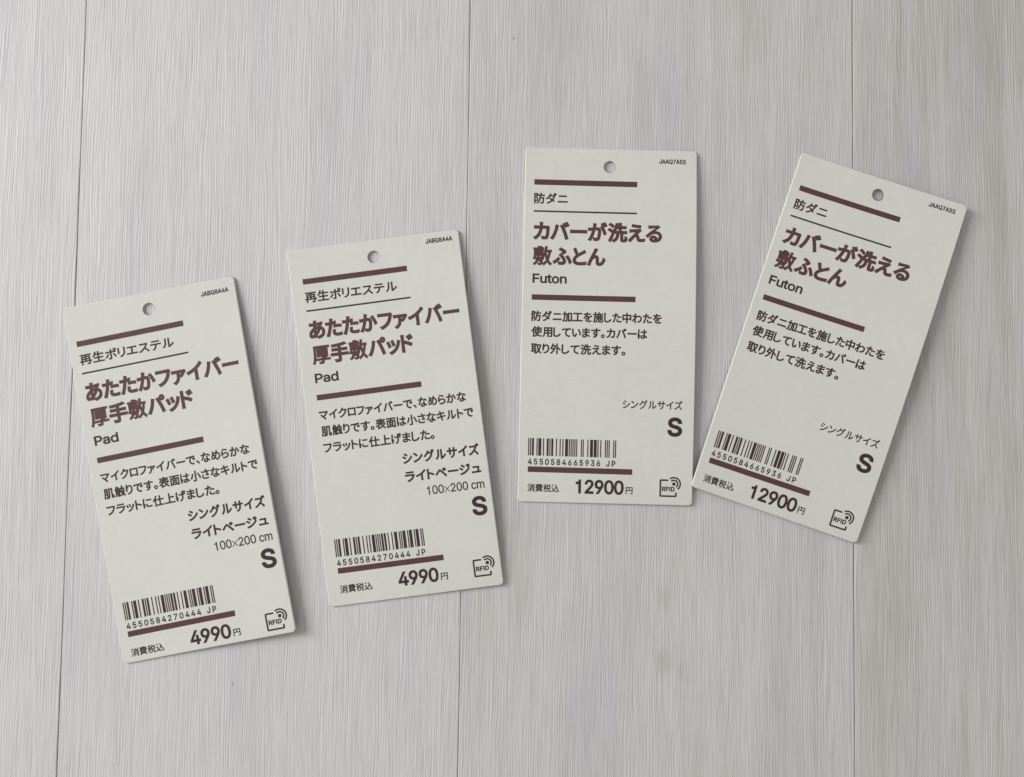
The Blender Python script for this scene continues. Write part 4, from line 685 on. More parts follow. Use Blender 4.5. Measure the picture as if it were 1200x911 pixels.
655, 158, 676, 180, 694, 204, 709, 231, 721, 259, 730, 290, 735, 321, 736, 353, 735, 383, 730, 411, 721, 437, 709, 461, 695, 482, 678, 500, 658, 516,
636, 528, 612, 537, 587, 543, 560, 544, 532, 543, 505, 538, 479, 530, 454, 518, 428, 501, 400, 480, 369, 453, 336, 420, 299, 381, 257, 218, 86, 218,
81, 556, 81, 556, 0, 1, 51, 647, 1, 76, 311, -10, 279, -8, 248, -4, 218, 4, 189, 14, 163, 27, 139, 43, 119, 61, 100, 82, 85, 105, 74, 131, 66, 158,
62, 188, 156, 188, 160, 164, 169, 143, 181, 124, 196, 108, 215, 95, 236, 85, 260, 77, 285, 73, 312, 71, 341, 73, 368, 78, 393, 87, 415, 99, 434, 114,
449, 133, 461, 154, 468, 179, 470, 207, 468, 233, 462, 257, 451, 280, 441, 296, 427, 310, 411, 323, 392, 334, 371, 342, 346, 349, 318, 352, 287, 354,
224, 354, 224, 427, 411, 640, 411, 646, 99, 646, 99, 727, 532, 727, 532, 658, 302, 398, 302, 413, 341, 415, 377, 412, 410, 405, 440, 394, 468, 379,
492, 362, 513, 341, 530, 318, 544, 292, 554, 265, 559, 237, 561, 207, 559, 176, 553, 147, 543, 120, 529, 94, 512, 71, 491, 51, 467, 33, 441, 18, 412,
6, 380, -3, 347, -8, 1, 52, 647, 2, 8, 57, 151, 57, 226, 353, 727, 444, 727, 155, 237, 155, 232, 590, 232, 590, 151, 6, 402, 0, 402, 173, 402, 209,
402, 454, 490, 454, 490, 0, 1, 53, 647, 1, 83, 316, -10, 284, -8, 255, -3, 226, 5, 200, 16, 176, 30, 154, 46, 135, 65, 118, 86, 105, 109, 95, 133,
88, 159, 85, 186, 175, 186, 178, 165, 186, 145, 197, 127, 211, 111, 228, 97, 248, 86, 269, 78, 292, 73, 316, 71, 344, 74, 370, 80, 395, 92, 416, 107,
434, 127, 449, 149, 460, 174, 466, 202, 468, 232, 466, 262, 459, 290, 448, 316, 433, 339, 414, 358, 392, 374, 368, 386, 341, 393, 311, 396, 287, 394,
263, 390, 239, 383, 217, 374, 198, 364, 183, 351, 96, 361, 137, 727, 523, 727, 523, 646, 215, 646, 191, 431, 195, 431, 212, 444, 231, 455, 254, 464,
277, 471, 302, 475, 328, 477, 360, 475, 391, 468, 420, 458, 447, 445, 471, 428, 493, 408, 512, 384, 528, 359, 541, 330, 551, 300, 557, 267, 558, 233,
556, 199, 551, 167, 541, 136, 527, 108, 510, 82, 490, 59, 467, 39, 441, 22, 413, 8, 382, -2, 350, -8, 1, 54, 647, 2, 55, 323, -10, 290, -8, 259, -2,
230, 8, 203, 21, 178, 38, 156, 58, 137, 81, 121, 106, 108, 135, 98, 165, 93, 197, 91, 231, 93, 267, 101, 303, 114, 341, 133, 383, 161, 432, 196, 486,
360, 727, 460, 727, 216, 373, 208, 373, 215, 386, 225, 399, 236, 411, 249, 422, 263, 431, 279, 438, 297, 444, 316, 448, 336, 449, 368, 447, 398, 442,
425, 433, 451, 421, 474, 406, 495, 387, 513, 366, 528, 343, 540, 316, 549, 288, 554, 257, 556, 224, 554, 191, 548, 160, 539, 131, 525, 104, 509, 79,
490, 56, 468, 37, 443, 20, 416, 7, 387, -2, 356, -8, 36, 323, 69, 351, 72, 375, 78, 398, 89, 418, 105, 435, 123, 449, 145, 459, 169, 466, 196, 468,
224, 466, 254, 459, 281, 449, 305, 435, 326, 418, 344, 398, 359, 375, 370, 351, 377, 323, 379, 296, 377, 271, 370, 248, 359, 228, 345, 211, 327, 197,
306, 187, 281, 181, 255, 179, 226, 181, 197, 187, 170, 197, 145, 211, 123, 228, 105, 248, 89, 271, 78, 296, 72, 1, 55, 647, 1, 8, 139, 0, 462, 640,
462, 646, 89, 646, 89, 727, 558, 727, 558, 641, 236, 0, 1, 56, 647, 3, 84, 323, -10, 288, -8, 254, -3, 223, 5, 194, 16, 167, 31, 144, 47, 123, 67,
106, 88, 92, 112, 82, 137, 76, 164, 74, 193, 76, 223, 82, 252, 93, 279, 107, 303, 124, 325, 144, 344, 167, 360, 192, 371, 218, 378, 218, 381, 193,
390, 170, 403, 150, 419, 132, 440, 118, 463, 108, 488, 102, 515, 100, 543, 102, 570, 108, 596, 117, 620, 129, 643, 145, 663, 163, 682, 184, 698, 208,
711, 234, 722, 262, 730, 292, 735, 323, 736, 354, 735, 384, 730, 411, 722, 437, 711, 461, 698, 482, 682, 500, 663, 516, 643, 529, 620, 538, 596, 543,
570, 545, 543, 543, 515, 537, 488, 527, 463, 513, 440, 496, 419, 476, 403, 454, 390, 429, 381, 429, 378, 455, 371, 479, 360, 502, 344, 522, 325, 539,
303, 553, 279, 564, 252, 570, 223, 573, 193, 571, 164, 565, 137, 555, 112, 541, 88, 523, 67, 503, 47, 479, 31, 453, 16, 424, 5, 392, -3, 359, -8, 36,
323, 70, 354, 72, 382, 77, 407, 86, 428, 98, 447, 113, 461, 131, 472, 151, 479, 173, 481, 198, 479, 224, 472, 248, 460, 269, 445, 289, 426, 305, 404,
318, 379, 328, 352, 334, 323, 336, 294, 334, 267, 328, 242, 318, 219, 305, 201, 289, 185, 269, 174, 248, 167, 224, 165, 198, 167, 173, 173, 151, 184,
131, 199, 113, 217, 98, 239, 86, 264, 77, 292, 72, 36, 323, 414, 348, 415, 371, 420, 392, 429, 410, 441, 426, 455, 439, 472, 448, 492, 454, 513, 456,
537, 454, 560, 449, 581, 439, 600, 427, 617, 411, 631, 393, 642, 372, 650, 349, 655, 323, 657, 298, 655, 274, 650, 253, 642, 235, 631, 219, 617, 207,
600, 197, 581, 192, 560, 190, 537, 192, 513, 197, 492, 207, 472, 219, 455, 235, 441, 254, 429, 275, 420, 298, 415, 1, 57, 647, 2, 55, 323, 736, 356,
735, 387, 729, 416, 719, 443, 706, 468, 689, 490, 669, 509, 646, 526, 620, 539, 592, 548, 562, 554, 530, 556, 496, 553, 460, 545, 423, 532, 385, 513,
343, 486, 295, 450, 240, 286, 0, 186, 0, 431, 354, 439, 354, 431, 340, 422, 328, 411, 316, 398, 305, 383, 296, 367, 288, 349, 283, 331, 279, 311,
278, 279, 280, 249, 285, 222, 294, 196, 306, 172, 321, 152, 339, 134, 360, 119, 384, 106, 410, 98, 439, 92, 470, 91, 502, 93, 536, 98, 567, 108, 596,
121, 623, 137, 648, 157, 670, 179, 690, 204, 706, 231, 719, 260, 729, 290, 735, 36, 323, 657, 296, 655, 272, 648, 249, 637, 229, 622, 211, 604, 198,
582, 187, 557, 181, 531, 179, 502, 181, 473, 187, 447, 198, 422, 211, 401, 229, 382, 249, 368, 272, 357, 296, 350, 323, 348, 350, 350, 375, 356, 398,
367, 418, 382, 435, 400, 449, 421, 459, 446, 466, 472, 468, 500, 466, 530, 459, 557, 449, 582, 435, 604, 418, 622, 398, 637, 375, 648, 350, 655, 1,
65, 686, 2, 12, 23, 0, 288, 727, 395, 727, 661, 0, 564, 0, 410, 432, 377, 532, 332, 683, 350, 683, 304, 530, 272, 432, 121, 0, 4, 157, 203, 157, 284,
528, 284, 528, 203, 1, 66, 653, 3, 47, 86, 0, 86, 727, 344, 727, 381, 725, 413, 720, 443, 712, 470, 701, 493, 687, 513, 671, 530, 652, 544, 631, 555,
609, 563, 585, 567, 560, 569, 534, 567, 505, 561, 479, 552, 457, 540, 438, 526, 422, 509, 408, 490, 397, 471, 388, 450, 381, 450, 375, 473, 371, 496,
363, 519, 351, 540, 334, 559, 314, 575, 290, 585, 270, 591, 247, 596, 222, 597, 195, 595, 168, 591, 142, 583, 118, 572, 95, 557, 74, 539, 56, 517,
40, 492, 26, 463, 14, 430, 6, 393, 2, 352, 0, 20, 178, 81, 350, 81, 389, 83, 422, 90, 450, 100, 471, 114, 487, 131, 499, 150, 505, 172, 508, 195,
506, 219, 499, 242, 489, 263, 475, 282, 458, 298, 437, 311, 412, 322, 385, 328, 355, 330, 178, 330, 20, 178, 408, 340, 408, 366, 409, 390, 415, 412,
423, 431, 435, 448, 449, 462, 466, 472, 486, 478, 508, 480, 532, 478, 555, 472, 576, 461, 595, 447, 613, 428, 627, 404, 637, 376, 643, 343, 645, 178,
645, 1, 68, 719, 2, 54, 313, 0, 137, 0, 137, 81, 307, 81, 349, 84, 388, 90, 423, 101, 454, 115, 481, 134, 505, 157, 525, 183, 541, 213, 554, 246,
563, 283, 568, 322, 570, 365, 568, 407, 563, 446, 554, 482, 542, 515, 526, 545, 506, 571, 483, 593, 457, 612, 426, 626, 393, 637, 356, 643, 316, 645,
133, 645, 133, 727, 322, 727, 373, 724, 420, 716, 464, 702, 504, 683, 539, 659, 570, 630, 597, 597, 619, 559, 637, 516, 649, 470, 657, 419, 659, 365,
657, 310, 649, 259, 637, 212, 619, 169, 596, 131, 569, 97, 537, 68, 501, 44, 460, 25, 415, 11, 366, 3, 4, 178, 727, 178, 0, 86, 0, 86, 727, 1, 70,
586, 1, 10, 86, 0, 86, 727, 527, 727, 527, 645, 178, 645, 178, 398, 495, 398, 495, 316, 178, 316, 178, 0, 1, 73, 262, 1, 4, 86, 0, 86, 727, 176, 727,
176, 0, 1, 74, 567, 1, 38, 264, -10, 219, -6, 177, 4, 140, 22, 108, 47, 81, 78, 62, 115, 51, 159, 47, 208, 47, 247, 139, 247, 139, 208, 142, 176,
148, 149, 159, 126, 174, 106, 192, 91, 213, 80, 237, 73, 264, 71, 291, 73, 315, 80, 336, 91, 354, 106, 369, 126, 380, 149, 386, 176, 388, 208, 388,
727, 480, 727, 480, 208, 477, 159, 465, 115, 447, 78, 420, 47, 388, 22, 351, 4, 310, -6, 1, 80, 636, 1, 50, 86, 0, 86, 727, 336, 727, 376, 725, 413,
719, 446, 710, 475, 696, 501, 680, 523, 660, 541, 638, 557, 614, 569, 587, 577, 559, 582, 528, 584, 497, 582, 465, 577, 435, 569, 406, 557, 379, 541,
354, 523, 332, 501, 313, 475, 296, 446, 283, 413, 273, 376, 267, 336, 265, 156, 265, 156, 346, 332, 346, 368, 348, 398, 355, 424, 366, 446, 380, 463,
398, 476, 419, 485, 443, 490, 469, 492, 497, 490, 524, 485, 550, 476, 574, 463, 594, 446, 612, 424, 626, 398, 637, 367, 644, 332, 646, 178, 646, 178,
0, 1, 81, 763, 3, 8, 350, 227, 447, 227, 528, 121, 548, 93, 669, -68, 573, -68, 494, 38, 473, 65, 48, 381, -10, 336, -7, 293, 2, 253, 16, 215, 36,
180, 61, 150, 91, 123, 125, 100, 165, 81, 208, 68, 256, 60, 308, 58, 363, 60, 418, 68, 470, 81, 518, 100, 562, 123, 601, 150, 636, 180, 666, 215,
691, 253, 711, 293, 725, 336, 734, 381, 736, 427, 734, 470, 725, 510, 711, 548, 691, 582, 666, 613, 636, 640, 601, 663, 562, 681, 518, 694, 470, 702,
418, 704, 363, 702, 308, 694, 256, 681, 208, 663, 165, 640, 125, 613, 91, 582, 61, 548, 36, 510, 16, 470, 2, 427, -7, 48, 381, 76, 413, 78, 443, 84,
472, 94, 499, 109, 524, 127, 547, 149, 566, 176, 583, 206, 597, 240, 607, 277, 613, 318, 615, 363, 613, 408, 607, 449, 597, 487, 583, 521, 566, 551,
547, 577, 524, 600, 499, 618, 472, 633, 443, 643, 413, 649, 381, 651, 350, 649, 319, 643, 290, 632, 263, 618, 238, 599, 216, 577, 196, 551, 179, 520,
165, 486, 156, 449, 150, 408, 148, 363, 150, 318, 156, 277, 165, 240, 179, 206, 196, 176, 216, 150, 238, 127, 263, 109, 290, 94, 319, 84, 350, 78, 1,
82, 641, 2, 50, 86, 0, 86, 727, 337, 727, 377, 725, 414, 720, 447, 711, 476, 698, 501, 682, 524, 664, 542, 643, 558, 619, 570, 593, 578, 564, 583,
535, 585, 503, 583, 471, 578, 441, 570, 414, 558, 388, 542, 364, 524, 343, 501, 325, 476, 310, 446, 298, 413, 289, 377, 284, 337, 282, 138, 282, 138,
364, 334, 364, 369, 366, 400, 372, 425, 381, 447, 394, 464, 410, 477, 429, 486, 451, 491, 476, 493, 503, 491, 531, 486, 556, 477, 578, 464, 598, 447,
615, 425, 628, 399, 638, 368, 644, 333, 646, 178, 646, 178, 0, 4, 504, 0, 329, 327, 433, 327, 611, 0, 1, 83, 639, 1, 123, 319, -13, 281, -11, 246,
-6, 213, 2, 182, 13, 155, 27, 130, 44, 109, 64, 91, 86, 77, 110, 66, 137, 58, 165, 55, 195, 149, 195, 154, 169, 163, 145, 176, 125, 194, 108, 214,
95, 238, 84, 264, 76, 291, 72, 319, 70, 351, 72, 381, 77, 408, 86, 433, 98, 454, 113, 471, 131, 481, 146, 488, 163, 492, 180, 494, 199, 491, 221,
485, 240, 474, 256, 460, 269, 443, 282, 423, 292, 400, 301, 376, 310, 350, 318, 262, 342, 220, 356, 182, 372, 150, 391, 123, 413, 102, 438, 86, 466,
77, 497, 74, 532, 76, 562, 82, 590, 93, 616, 107, 640, 125, 661, 146, 681, 170, 697, 197, 711, 226, 722, 257, 730, 290, 735, 324, 736, 359, 735, 392,
730, 423, 722, 452, 711, 478, 697, 501, 681, 521, 662, 539, 641, 553, 618, 563, 593, 570, 567, 573, 540, 482, 540, 477, 566, 466, 588, 451, 608, 432,
625, 408, 638, 382, 647, 353, 653, 321, 655, 291, 653, 264, 648, 239, 640, 217, 628, 199, 614, 184, 597, 173, 579, 167, 558, 164, 537, 166, 519, 170,
503, 177, 489, 187, 477, 203, 462, 222, 450, 242, 440, 303, 419, 378, 399, 445, 377, 468, 366, 491, 354, 512, 339, 532, 323, 549, 304, 564, 282, 575,
258, 581, 229, 583, 198, 581, 169, 576, 141, 566, 115, 552, 91, 535, 68, 514, 48, 490, 30, 462, 15, 431, 3, 397, -6, 360, -11, 1, 97, 557, 2, 84,
228, -12, 195, -10, 164, -4, 135, 7, 115, 18, 97, 31, 81, 46, 68, 64, 57, 83, 50, 105, 45, 129, 43, 154, 45, 183, 52, 209, 62, 230, 75, 248, 92, 263,
111, 276, 132, 286, 155, 294, 179, 301, 255, 314, 334, 324, 352, 327, 367, 331, 379, 336, 387, 342, 392, 352, 394, 364, 394, 367, 392, 388, 388, 407,
381, 424, 371, 438, 358, 450, 343, 460, 324, 467, 303, 471, 279, 473, 255, 471, 233, 467, 213, 460, 196, 452, 181, 441, 168, 430, 158, 417, 149, 404,
143, 391, 59, 416, 69, 439, 81, 460, 96, 479, 112, 494, 136, 512, 162, 526, 190, 536, 219, 543, 248, 548, 277, 549, 297, 548, 319, 546, 341, 542,
364, 536, 387, 527, 408, 515, 428, 500, 446, 481, 460, 457, 469, 437, 476, 414, 480, 388, 481, 359, 481, 0, 395, 0, 395, 74, 389, 74, 382, 61, 372,
48, 360, 35, 345, 22, 328, 11, 308, 1, 284, -6, 258, -11, 34, 243, 65, 274, 67, 302, 73, 326, 84, 346, 98, 363, 114, 376, 133, 386, 154, 392, 175,
394, 197, 394, 271, 389, 267, 381, 263, 371, 260, 330, 251, 286, 245, 251, 240, 230, 237, 211, 232, 192, 227, 175, 219, 160, 210, 148, 199, 139, 186,
133, 169, 131, 150, 133, 132, 138, 117, 146, 103, 156, 92, 170, 82, 185, 75, 203, 69, 222, 66, 1, 99, 566, 1, 96, 296, -12, 260, -10, 227, -3, 196,
8, 167, 23, 141, 43, 117, 65, 97, 92, 80, 121, 66, 154, 57, 189, 51, 227, 49, 268, 51, 309, 57, 347, 66, 383, 80, 416, 97, 446, 117, 472, 141, 495,
167, 514, 196, 529, 227, 540, 260, 547, 296, 549, 322, 548, 347, 545, 371, 539, 394, 531, 416, 521, 436, 508, 454, 494, 471, 478, 486, 460, 498, 440,
509, 419, 517, 396, 433, 374, 428, 388, 422, 401, 415, 413, 406, 424, 397, 435, 386, 444, 373, 452, 360, 459, 346, 464, 330, 468, 314, 470, 296, 471,
270, 469, 247, 464, 226, 455, 207, 443, 191, 428, 177, 411, 165, 391, 155, 369, 145, 337, 139, 304, 138, 268, 139, 233, 145, 199, 155, 168, 165, 146,
177, 126, 191, 109, 207, 94, 226, 82, 247, 73, 270, 68, 296, 66, 314, 67, 331, 70, 347, 74, 361, 79, 374, 86, 387, 94, 398, 104, 408, 115, 417, 127,
424, 139, 430, 153, 435, 167, 518, 146, 510, 123, 500, 100, 487, 80, 473, 62, 456, 45, 437, 30, 417, 18, 396, 7, 372, -1, 348, -7, 323, -11, 1, 100,
607, 2, 45, 279, -12, 246, -10, 215, -3, 186, 8, 159, 23, 135, 42, 113, 65, 94, 91, 78, 121, 65, 154, 56, 190, 51, 228, 49, 270, 51, 311, 56, 349,
65, 385, 78, 418, 94, 448, 113, 474, 135, 496, 160, 515, 187, 530, 216, 541, 247, 547, 279, 549, 311, 547, 338, 542, 361, 532, 381, 521, 397, 508,
410, 494, 437, 456, 444, 456, 444, 727, 531, 727, 531, 0, 447, 0, 447, 84, 438, 84, 410, 45, 396, 30, 380, 17, 360, 5, 338, -4, 310, -10, 44, 292,
67, 316, 68, 338, 73, 358, 81, 376, 93, 392, 107, 406, 124, 418, 143, 428, 164, 437, 197, 443, 232, 445, 271, 443, 309, 438, 344, 428, 376, 418, 397,
406, 416, 392, 432, 376, 446, 358, 457, 338, 465, 316, 470, 292, 471, 268, 470, 245, 465, 225, 456, 207, 445, 190, 430, 176, 414, 165, 395, 155, 373,
145, 342, 139, 307, 138, 271, 139, 233, 145, 199, 155, 167, 165, 145, 177, 125, 191, 108, 207, 94, 226, 82, 246, 74, 268, 68, 1, 109, 871, 1, 84, 75,
0, 75, 542, 160, 542, 160, 422, 154, 422, 163, 449, 174, 473, 189, 494, 206, 512, 225, 526, 246, 537, 268, 545, 290, 550, 313, 552, 342, 549, 367,
543, 390, 531, 410, 515, 427, 496, 441, 474, 451, 449, 458, 421, 446, 421, 455, 446, 466, 469, 482, 490, 500, 508, 521, 523, 544, 536, 569, 544, 596,
550, 624, 552, 654, 549, 683, 543, 710, 531, 729, 520, 745, 505, 760, 489, 772, 469, 782, 447, 790, 422, 794, 395, 795, 364, 795, 0, 708, 0, 708,
362, 706, 390, 700, 413, 690, 432, 675, 447, 658, 458, 639, 466, 619, 471, 598, 472, 575, 470, 554, 465, 535, 457, 518, 445, 504, 431, 493, 415, 485,
396, 481, 375, 479, 353, 479, 0, 392, 0, 392, 371, 390, 393, 384, 412, 375, 429, 361, 444, 345, 456, 327, 465, 307, 470, 285, 472, 264, 470, 244,
466, 225, 457, 208, 446, 192, 431, 180, 413, 170, 392, 164, 368, 162, 340, 162, 0, 1, 110, 586, 1, 46, 162, 324, 162, 0, 75, 0, 75, 542, 159, 542,
160, 411, 146, 411, 160, 445, 176, 475, 196, 499, 217, 517, 241, 531, 267, 541, 295, 547, 325, 549, 352, 548, 377, 544, 400, 536, 421, 527, 441, 514,
458, 498, 474, 480, 487, 458, 497, 434, 504, 407, 509, 377, 510, 343, 510, 0, 423, 0, 423, 336, 421, 366, 415, 392, 404, 415, 390, 435, 372, 450,
351, 461, 327, 468, 300, 470, 275, 468, 251, 463, 230, 453, 210, 440, 194, 424, 180, 404, 170, 380, 164, 354, 1, 111, 594, 2, 48, 296, -12, 260, -10,
227, -3, 196, 8, 167, 23, 141, 43, 117, 65, 97, 92, 80, 121, 66, 154, 57, 189, 51, 227, 49, 268, 51, 309, 57, 347, 66, 383, 80, 416, 97, 446, 117,
472, 141, 495, 167, 514, 196, 529, 227, 540, 260, 547, 296, 549, 332, 547, 366, 540, 397, 529, 427, 514, 453, 495, 476, 472, 496, 446, 513, 416, 527,
383, 537, 347, 542, 309, 544, 268, 542, 227, 537, 189, 527, 154, 513, 121, 496, 92, 476, 65, 453, 43, 427, 23, 397, 8, 366, -3, 332, -10, 44, 296,
66, 322, 68, 346, 73, 367, 82, 386, 94, 403, 109, 417, 126, 429, 146, 439, 168, 448, 199, 454, 233, 456, 268, 454, 303, 448, 337, 439, 369, 429, 391,
417, 410, 403, 428, 386, 443, 367, 455, 346, 464, 322, 469, 296, 471, 270, 469, 247, 464, 226, 455, 207, 443, 191, 428, 177, 411, 165, 391, 155, 369,
145, 337, 139, 304, 138, 268, 139, 233, 145, 199, 155, 168, 165, 146, 177, 126, 191, 109, 207, 94, 226, 82, 247, 73, 270, 68, 1, 116, 326, 2, 4, 291,
542, 291, 467, 9, 467, 9, 542, 22, 93, 673, 180, 673, 180, 139, 182, 118, 186, 101, 194, 88, 206, 78, 223, 73, 243, 71, 265, 73, 288, 77, 304, 2,
274, -4, 240, -6, 207, -4, 178, 3, 153, 15, 131, 30, 114, 50, 102, 74, 95, 102, 93, 133, 1, 117, 586, 1, 46, 260, -7, 234, -6, 209, -2, 186, 5, 164,
15, 144, 28, 127, 44, 112, 62, 99, 84, 88, 108, 81, 135, 77, 166, 75, 199, 75, 542, 162, 542, 162, 206, 164, 176, 171, 149, 181, 126, 196, 107, 214,
92, 235, 81, 259, 74, 286, 72, 311, 74, 334, 79, 356, 89, 375, 102, 391, 118, 405, 138, 415, 162, 421, 188, 423, 218, 423, 542, 510, 542, 510, 0,
426, 0, 426, 131, 439, 131, 425, 96, 408, 67, 389, 43, 367, 24, 343, 10, 317, 1, 290, -5, 1, 215, 660, 1, 12, 330, 324, 575, 569, 599, 545, 354, 300,
599, 55, 575, 31, 330, 276, 85, 31, 61, 55, 306, 300, 61, 545, 85, 569, 
]
GLYPHS = {}
pos = 0
while pos < len(GLYPH_NUMBERS):
    alphabet, number, advance, count = GLYPH_NUMBERS[pos:pos + 4]
    pos += 4
    cons = []
    for _ in range(count):
        n = GLYPH_NUMBERS[pos]
        flat = GLYPH_NUMBERS[pos + 1:pos + 1 + 2 * n]
        pos += 1 + 2 * n
        cons.append([(float(flat[2 * i]), float(flat[2 * i + 1])) for i in range(n)])
    GLYPHS['jl'[alphabet] + chr(number)] = (float(advance), cons)


def embolden(cons, d, outward):
    res = []
    for c in cons:
        n = len(c)
        out = []
        for i in range(n):
            ax, ay = c[i - 1]
            bx, by = c[i]
            cx, cy = c[(i + 1) % n]
            e1 = Vector((bx - ax, by - ay)).normalized()
            e2 = Vector((cx - bx, cy - by)).normalized()
            n1 = Vector((e1.y, -e1.x)) * outward
            n2 = Vector((e2.y, -e2.x)) * outward
            s = n1 + n2
            L = s.length
            if L < 0.7:
                s = s.normalized() * 1.3 if L > 1e-3 else n1
            else:
                s = s * (2.0 / (L * L))
            out.append((bx + s.x * d, by + s.y * d))
        res.append(out)
    return res


def triangulate(cons):
    """Fill a set of contours by winding number."""
    pts, edges = [], []
    for c in cons:
        b = len(pts)
        n = len(c)
        pts += [Vector(p) for p in c]
        edges += [(b + i, b + (i + 1) % n) for i in range(n)]
    vs, es, fs, *_ = delaunay_2d_cdt(pts, edges, [], 0, 1e-4)
    keep = []
    for f in fs:
        x = sum(vs[i][0] for i in f) / len(f)
        y = sum(vs[i][1] for i in f) / len(f)
        w = 0
        for c in cons:
            for i in range(len(c)):
                x0, y0 = c[i - 1]
                x1, y1 = c[i]
                if (y0 <= y) != (y1 <= y):
                    t = x0 + (y - y0) / (y1 - y0) * (x1 - x0)
                    if t > x:
                        w += 1 if y1 > y0 else -1
        if w:
            keep.append(tuple(f))
    return [(v[0], v[1]) for v in vs], keep


GCACHE = {}


def glyph(key, bold, aspect):
    """Triangles of one character, already stretched sideways by aspect and thickened by bold."""
    k = (key, bold, round(aspect, 4))
    if k not in GCACHE:
        a, cons = GLYPHS[key]
        cons = [[(p[0] * aspect, p[1]) for p in c] for c in cons]
        if bold:
            cons = embolden(cons, bold, 1 if key[0] == 'j' else -1)
        GCACHE[k] = triangulate(cons)
    return GCACHE[k]


class Sheet:
    """Collects printed shapes in card millimetres (x right, y down)."""
    def __init__(self):
        self.v, self.f = [], []

    def add(self, vs, fs):
        b = len(self.v)
        self.v += vs
        self.f += [tuple(b + i for i in f) for f in fs]

    def rect(self, x0, y0, x1, y1, step=2.0):
        n = max(1, int(math.ceil((x1 - x0) / step)))
        m = max(1, int(math.ceil((y1 - y0) / step)))
        vs = [(x0 + (x1 - x0) * i / n, y0 + (y1 - y0) * j / m) for j in range(m + 1) for i in range(n + 1)]
        fs = [(j * (n + 1) + i, (j + 1) * (n + 1) + i, (j + 1) * (n + 1) + i + 1, j * (n + 1) + i + 1)
              for j in range(m) for i in range(n)]
        self.add(vs, fs)

    def stroke(self, path, w, closed=False):
        n = len(path)
        L, R = [], []
        for i in range(n):
            a = Vector(path[i - 1]) if i or closed else None
            b = Vector(path[i])
            c = Vector(path[(i + 1) % n]) if i < n - 1 or closed else None
            e1 = (b - a).normalized() if a is not None else (c - b).normalized()
            e2 = (c - b).normalized() if c is not None else e1
            s = Vector((e1.y, -e1.x)) + Vector((e2.y, -e2.x))
            s *= 2.0 / s.length_squared
            L.append(tuple(b + s * w / 2))
            R.append(tuple(b - s * w / 2))
        fs = [(i, i + 1, n + i + 1, n + i) for i in range(n - 1)]
        self.add(L + R, fs)

    def text(self, s, x0, x1, ycen, em, kind, bold=0, track=0.10, lat_space=0.0, tight=0.0):
        """One line fitted between x0 and x1. em: height of the em (CJK) or of the capitals (Latin)."""
        unit = em / (1000.0 if kind == 'j' else 727.0)
        pen = 0.0
        items = []
        lo, hi = 1e9, -1e9
        for ch in s:
            if ch == ' ':
                pen += 560 if lat_space else 280
                continue
            a, cons = GLYPHS[kind + ch]
            mn = min(p[0] for c in cons for p in c)
            mx = max(p[0] for c in cons for p in c)
            if kind == 'j':
                if ch in '、。':
                    left, step = 20 - mn, (mx - mn) + 20 + 150
                else:
                    pad = track * (500 if ord(ch) < 0x3100 else 300) + bold * 0.75
                    left, step = pad - mn, (mx - mn) + 2 * pad
            elif lat_space:
                left, step = (lat_space - (mx - mn)) / 2 - mn, lat_space
            else:
                left, step = 0.0, a - tight
            items.append((pen + left, kind + ch))
            lo, hi = min(lo, pen + left + mn), max(hi, pen + left + mx)
            pen += step
        kx = (x1 - x0 - 2 * bold * unit) / (hi - lo)
        mid = 380.0 if kind == 'j' else 363.5
        for o, key in items:
            b = bold * (0.66 if kind == 'j' and key[1] in '厚敷' and bold > 40 else 0.9)
            vs, fs = glyph(key, b, kx / unit)
            ox = x0 + bold * unit + (o - lo) * kx
            self.add([(ox + p[0] * unit, ycen - (p[1] - mid) * unit) for p in vs], fs)


def rfid_shapes():
    frame, dot, waves = Sheet(), Sheet(), Sheet()
    w = 0.47
    x0, x1, y0, y1, r = 40.90, 45.42, 95.58, 100.12, 0.16

    def arc(cx, cy, rad, a0, a1, n):
        return [(cx + rad * math.cos(math.radians(a0 + (a1 - a0) * i / n)),
                 cy - rad * math.sin(math.radians(a0 + (a1 - a0) * i / n))) for i in range(n + 1)]
    path = [(43.15, y0)] + arc(x0 + r, y0 + r, r, 90, 180, 5) + arc(x0 + r, y1 - r, r, 180, 270, 5) \
        + arc(x1 - r, y1 - r, r, 270, 360, 5) + [(x1, 99.05)]
    frame.stroke(path, w)
    cx, cy = 44.76, 96.62
    n = 24
    waves.add([(cx, cy)] + [(cx + .50 * math.cos(2 * math.pi * i / n), cy + .50 * math.sin(2 * math.pi * i / n)) for i in range(n)],
              [(0, 1 + i, 1 + (i + 1) % n) for i in range(n)])
    waves.stroke(arc(cx, cy, 1.10, 135, -52, 22), 0.44)
    waves.stroke(arc(cx, cy, 1.84, 128, -52, 28), 0.44)
    t = Sheet()
    t.text('RFID', 41.35, 45.05, 98.08, 1.16, 'l', bold=60, tight=-30)
    return frame, waves, t


# ------------------------------------------------------------------ EAN-13 bars
def ean13(code):
    Lc = ['0001101', '0011001', '0010011', '0111101', '0100011', '0110001', '0101111', '0111011', '0110111', '0001011']
    G = [''.join('1' if b == '0' else '0' for b in l)[::-1] for l in Lc]
    Rr = [''.join('1' if b == '0' else '0' for b in l) for l in Lc]
    par = ['LLLLLL', 'LLGLGG', 'LLGGLG', 'LLGGGL', 'LGLLGG', 'LGGLLG', 'LGGGLL', 'LGLGLG', 'LGLGGL', 'LGGLGL'][int(code[0])]
    s = '101'
    for d, p in zip(code[1:7], par):
        s += (Lc if p == 'L' else G)[int(d)]
    s += '01010'
    for d in code[7:]:
        s += Rr[int(d)]
    return s + '101'


# ------------------------------------------------------------------ the tags
TW, TH, THICK = 50.0, 102.8, 0.62


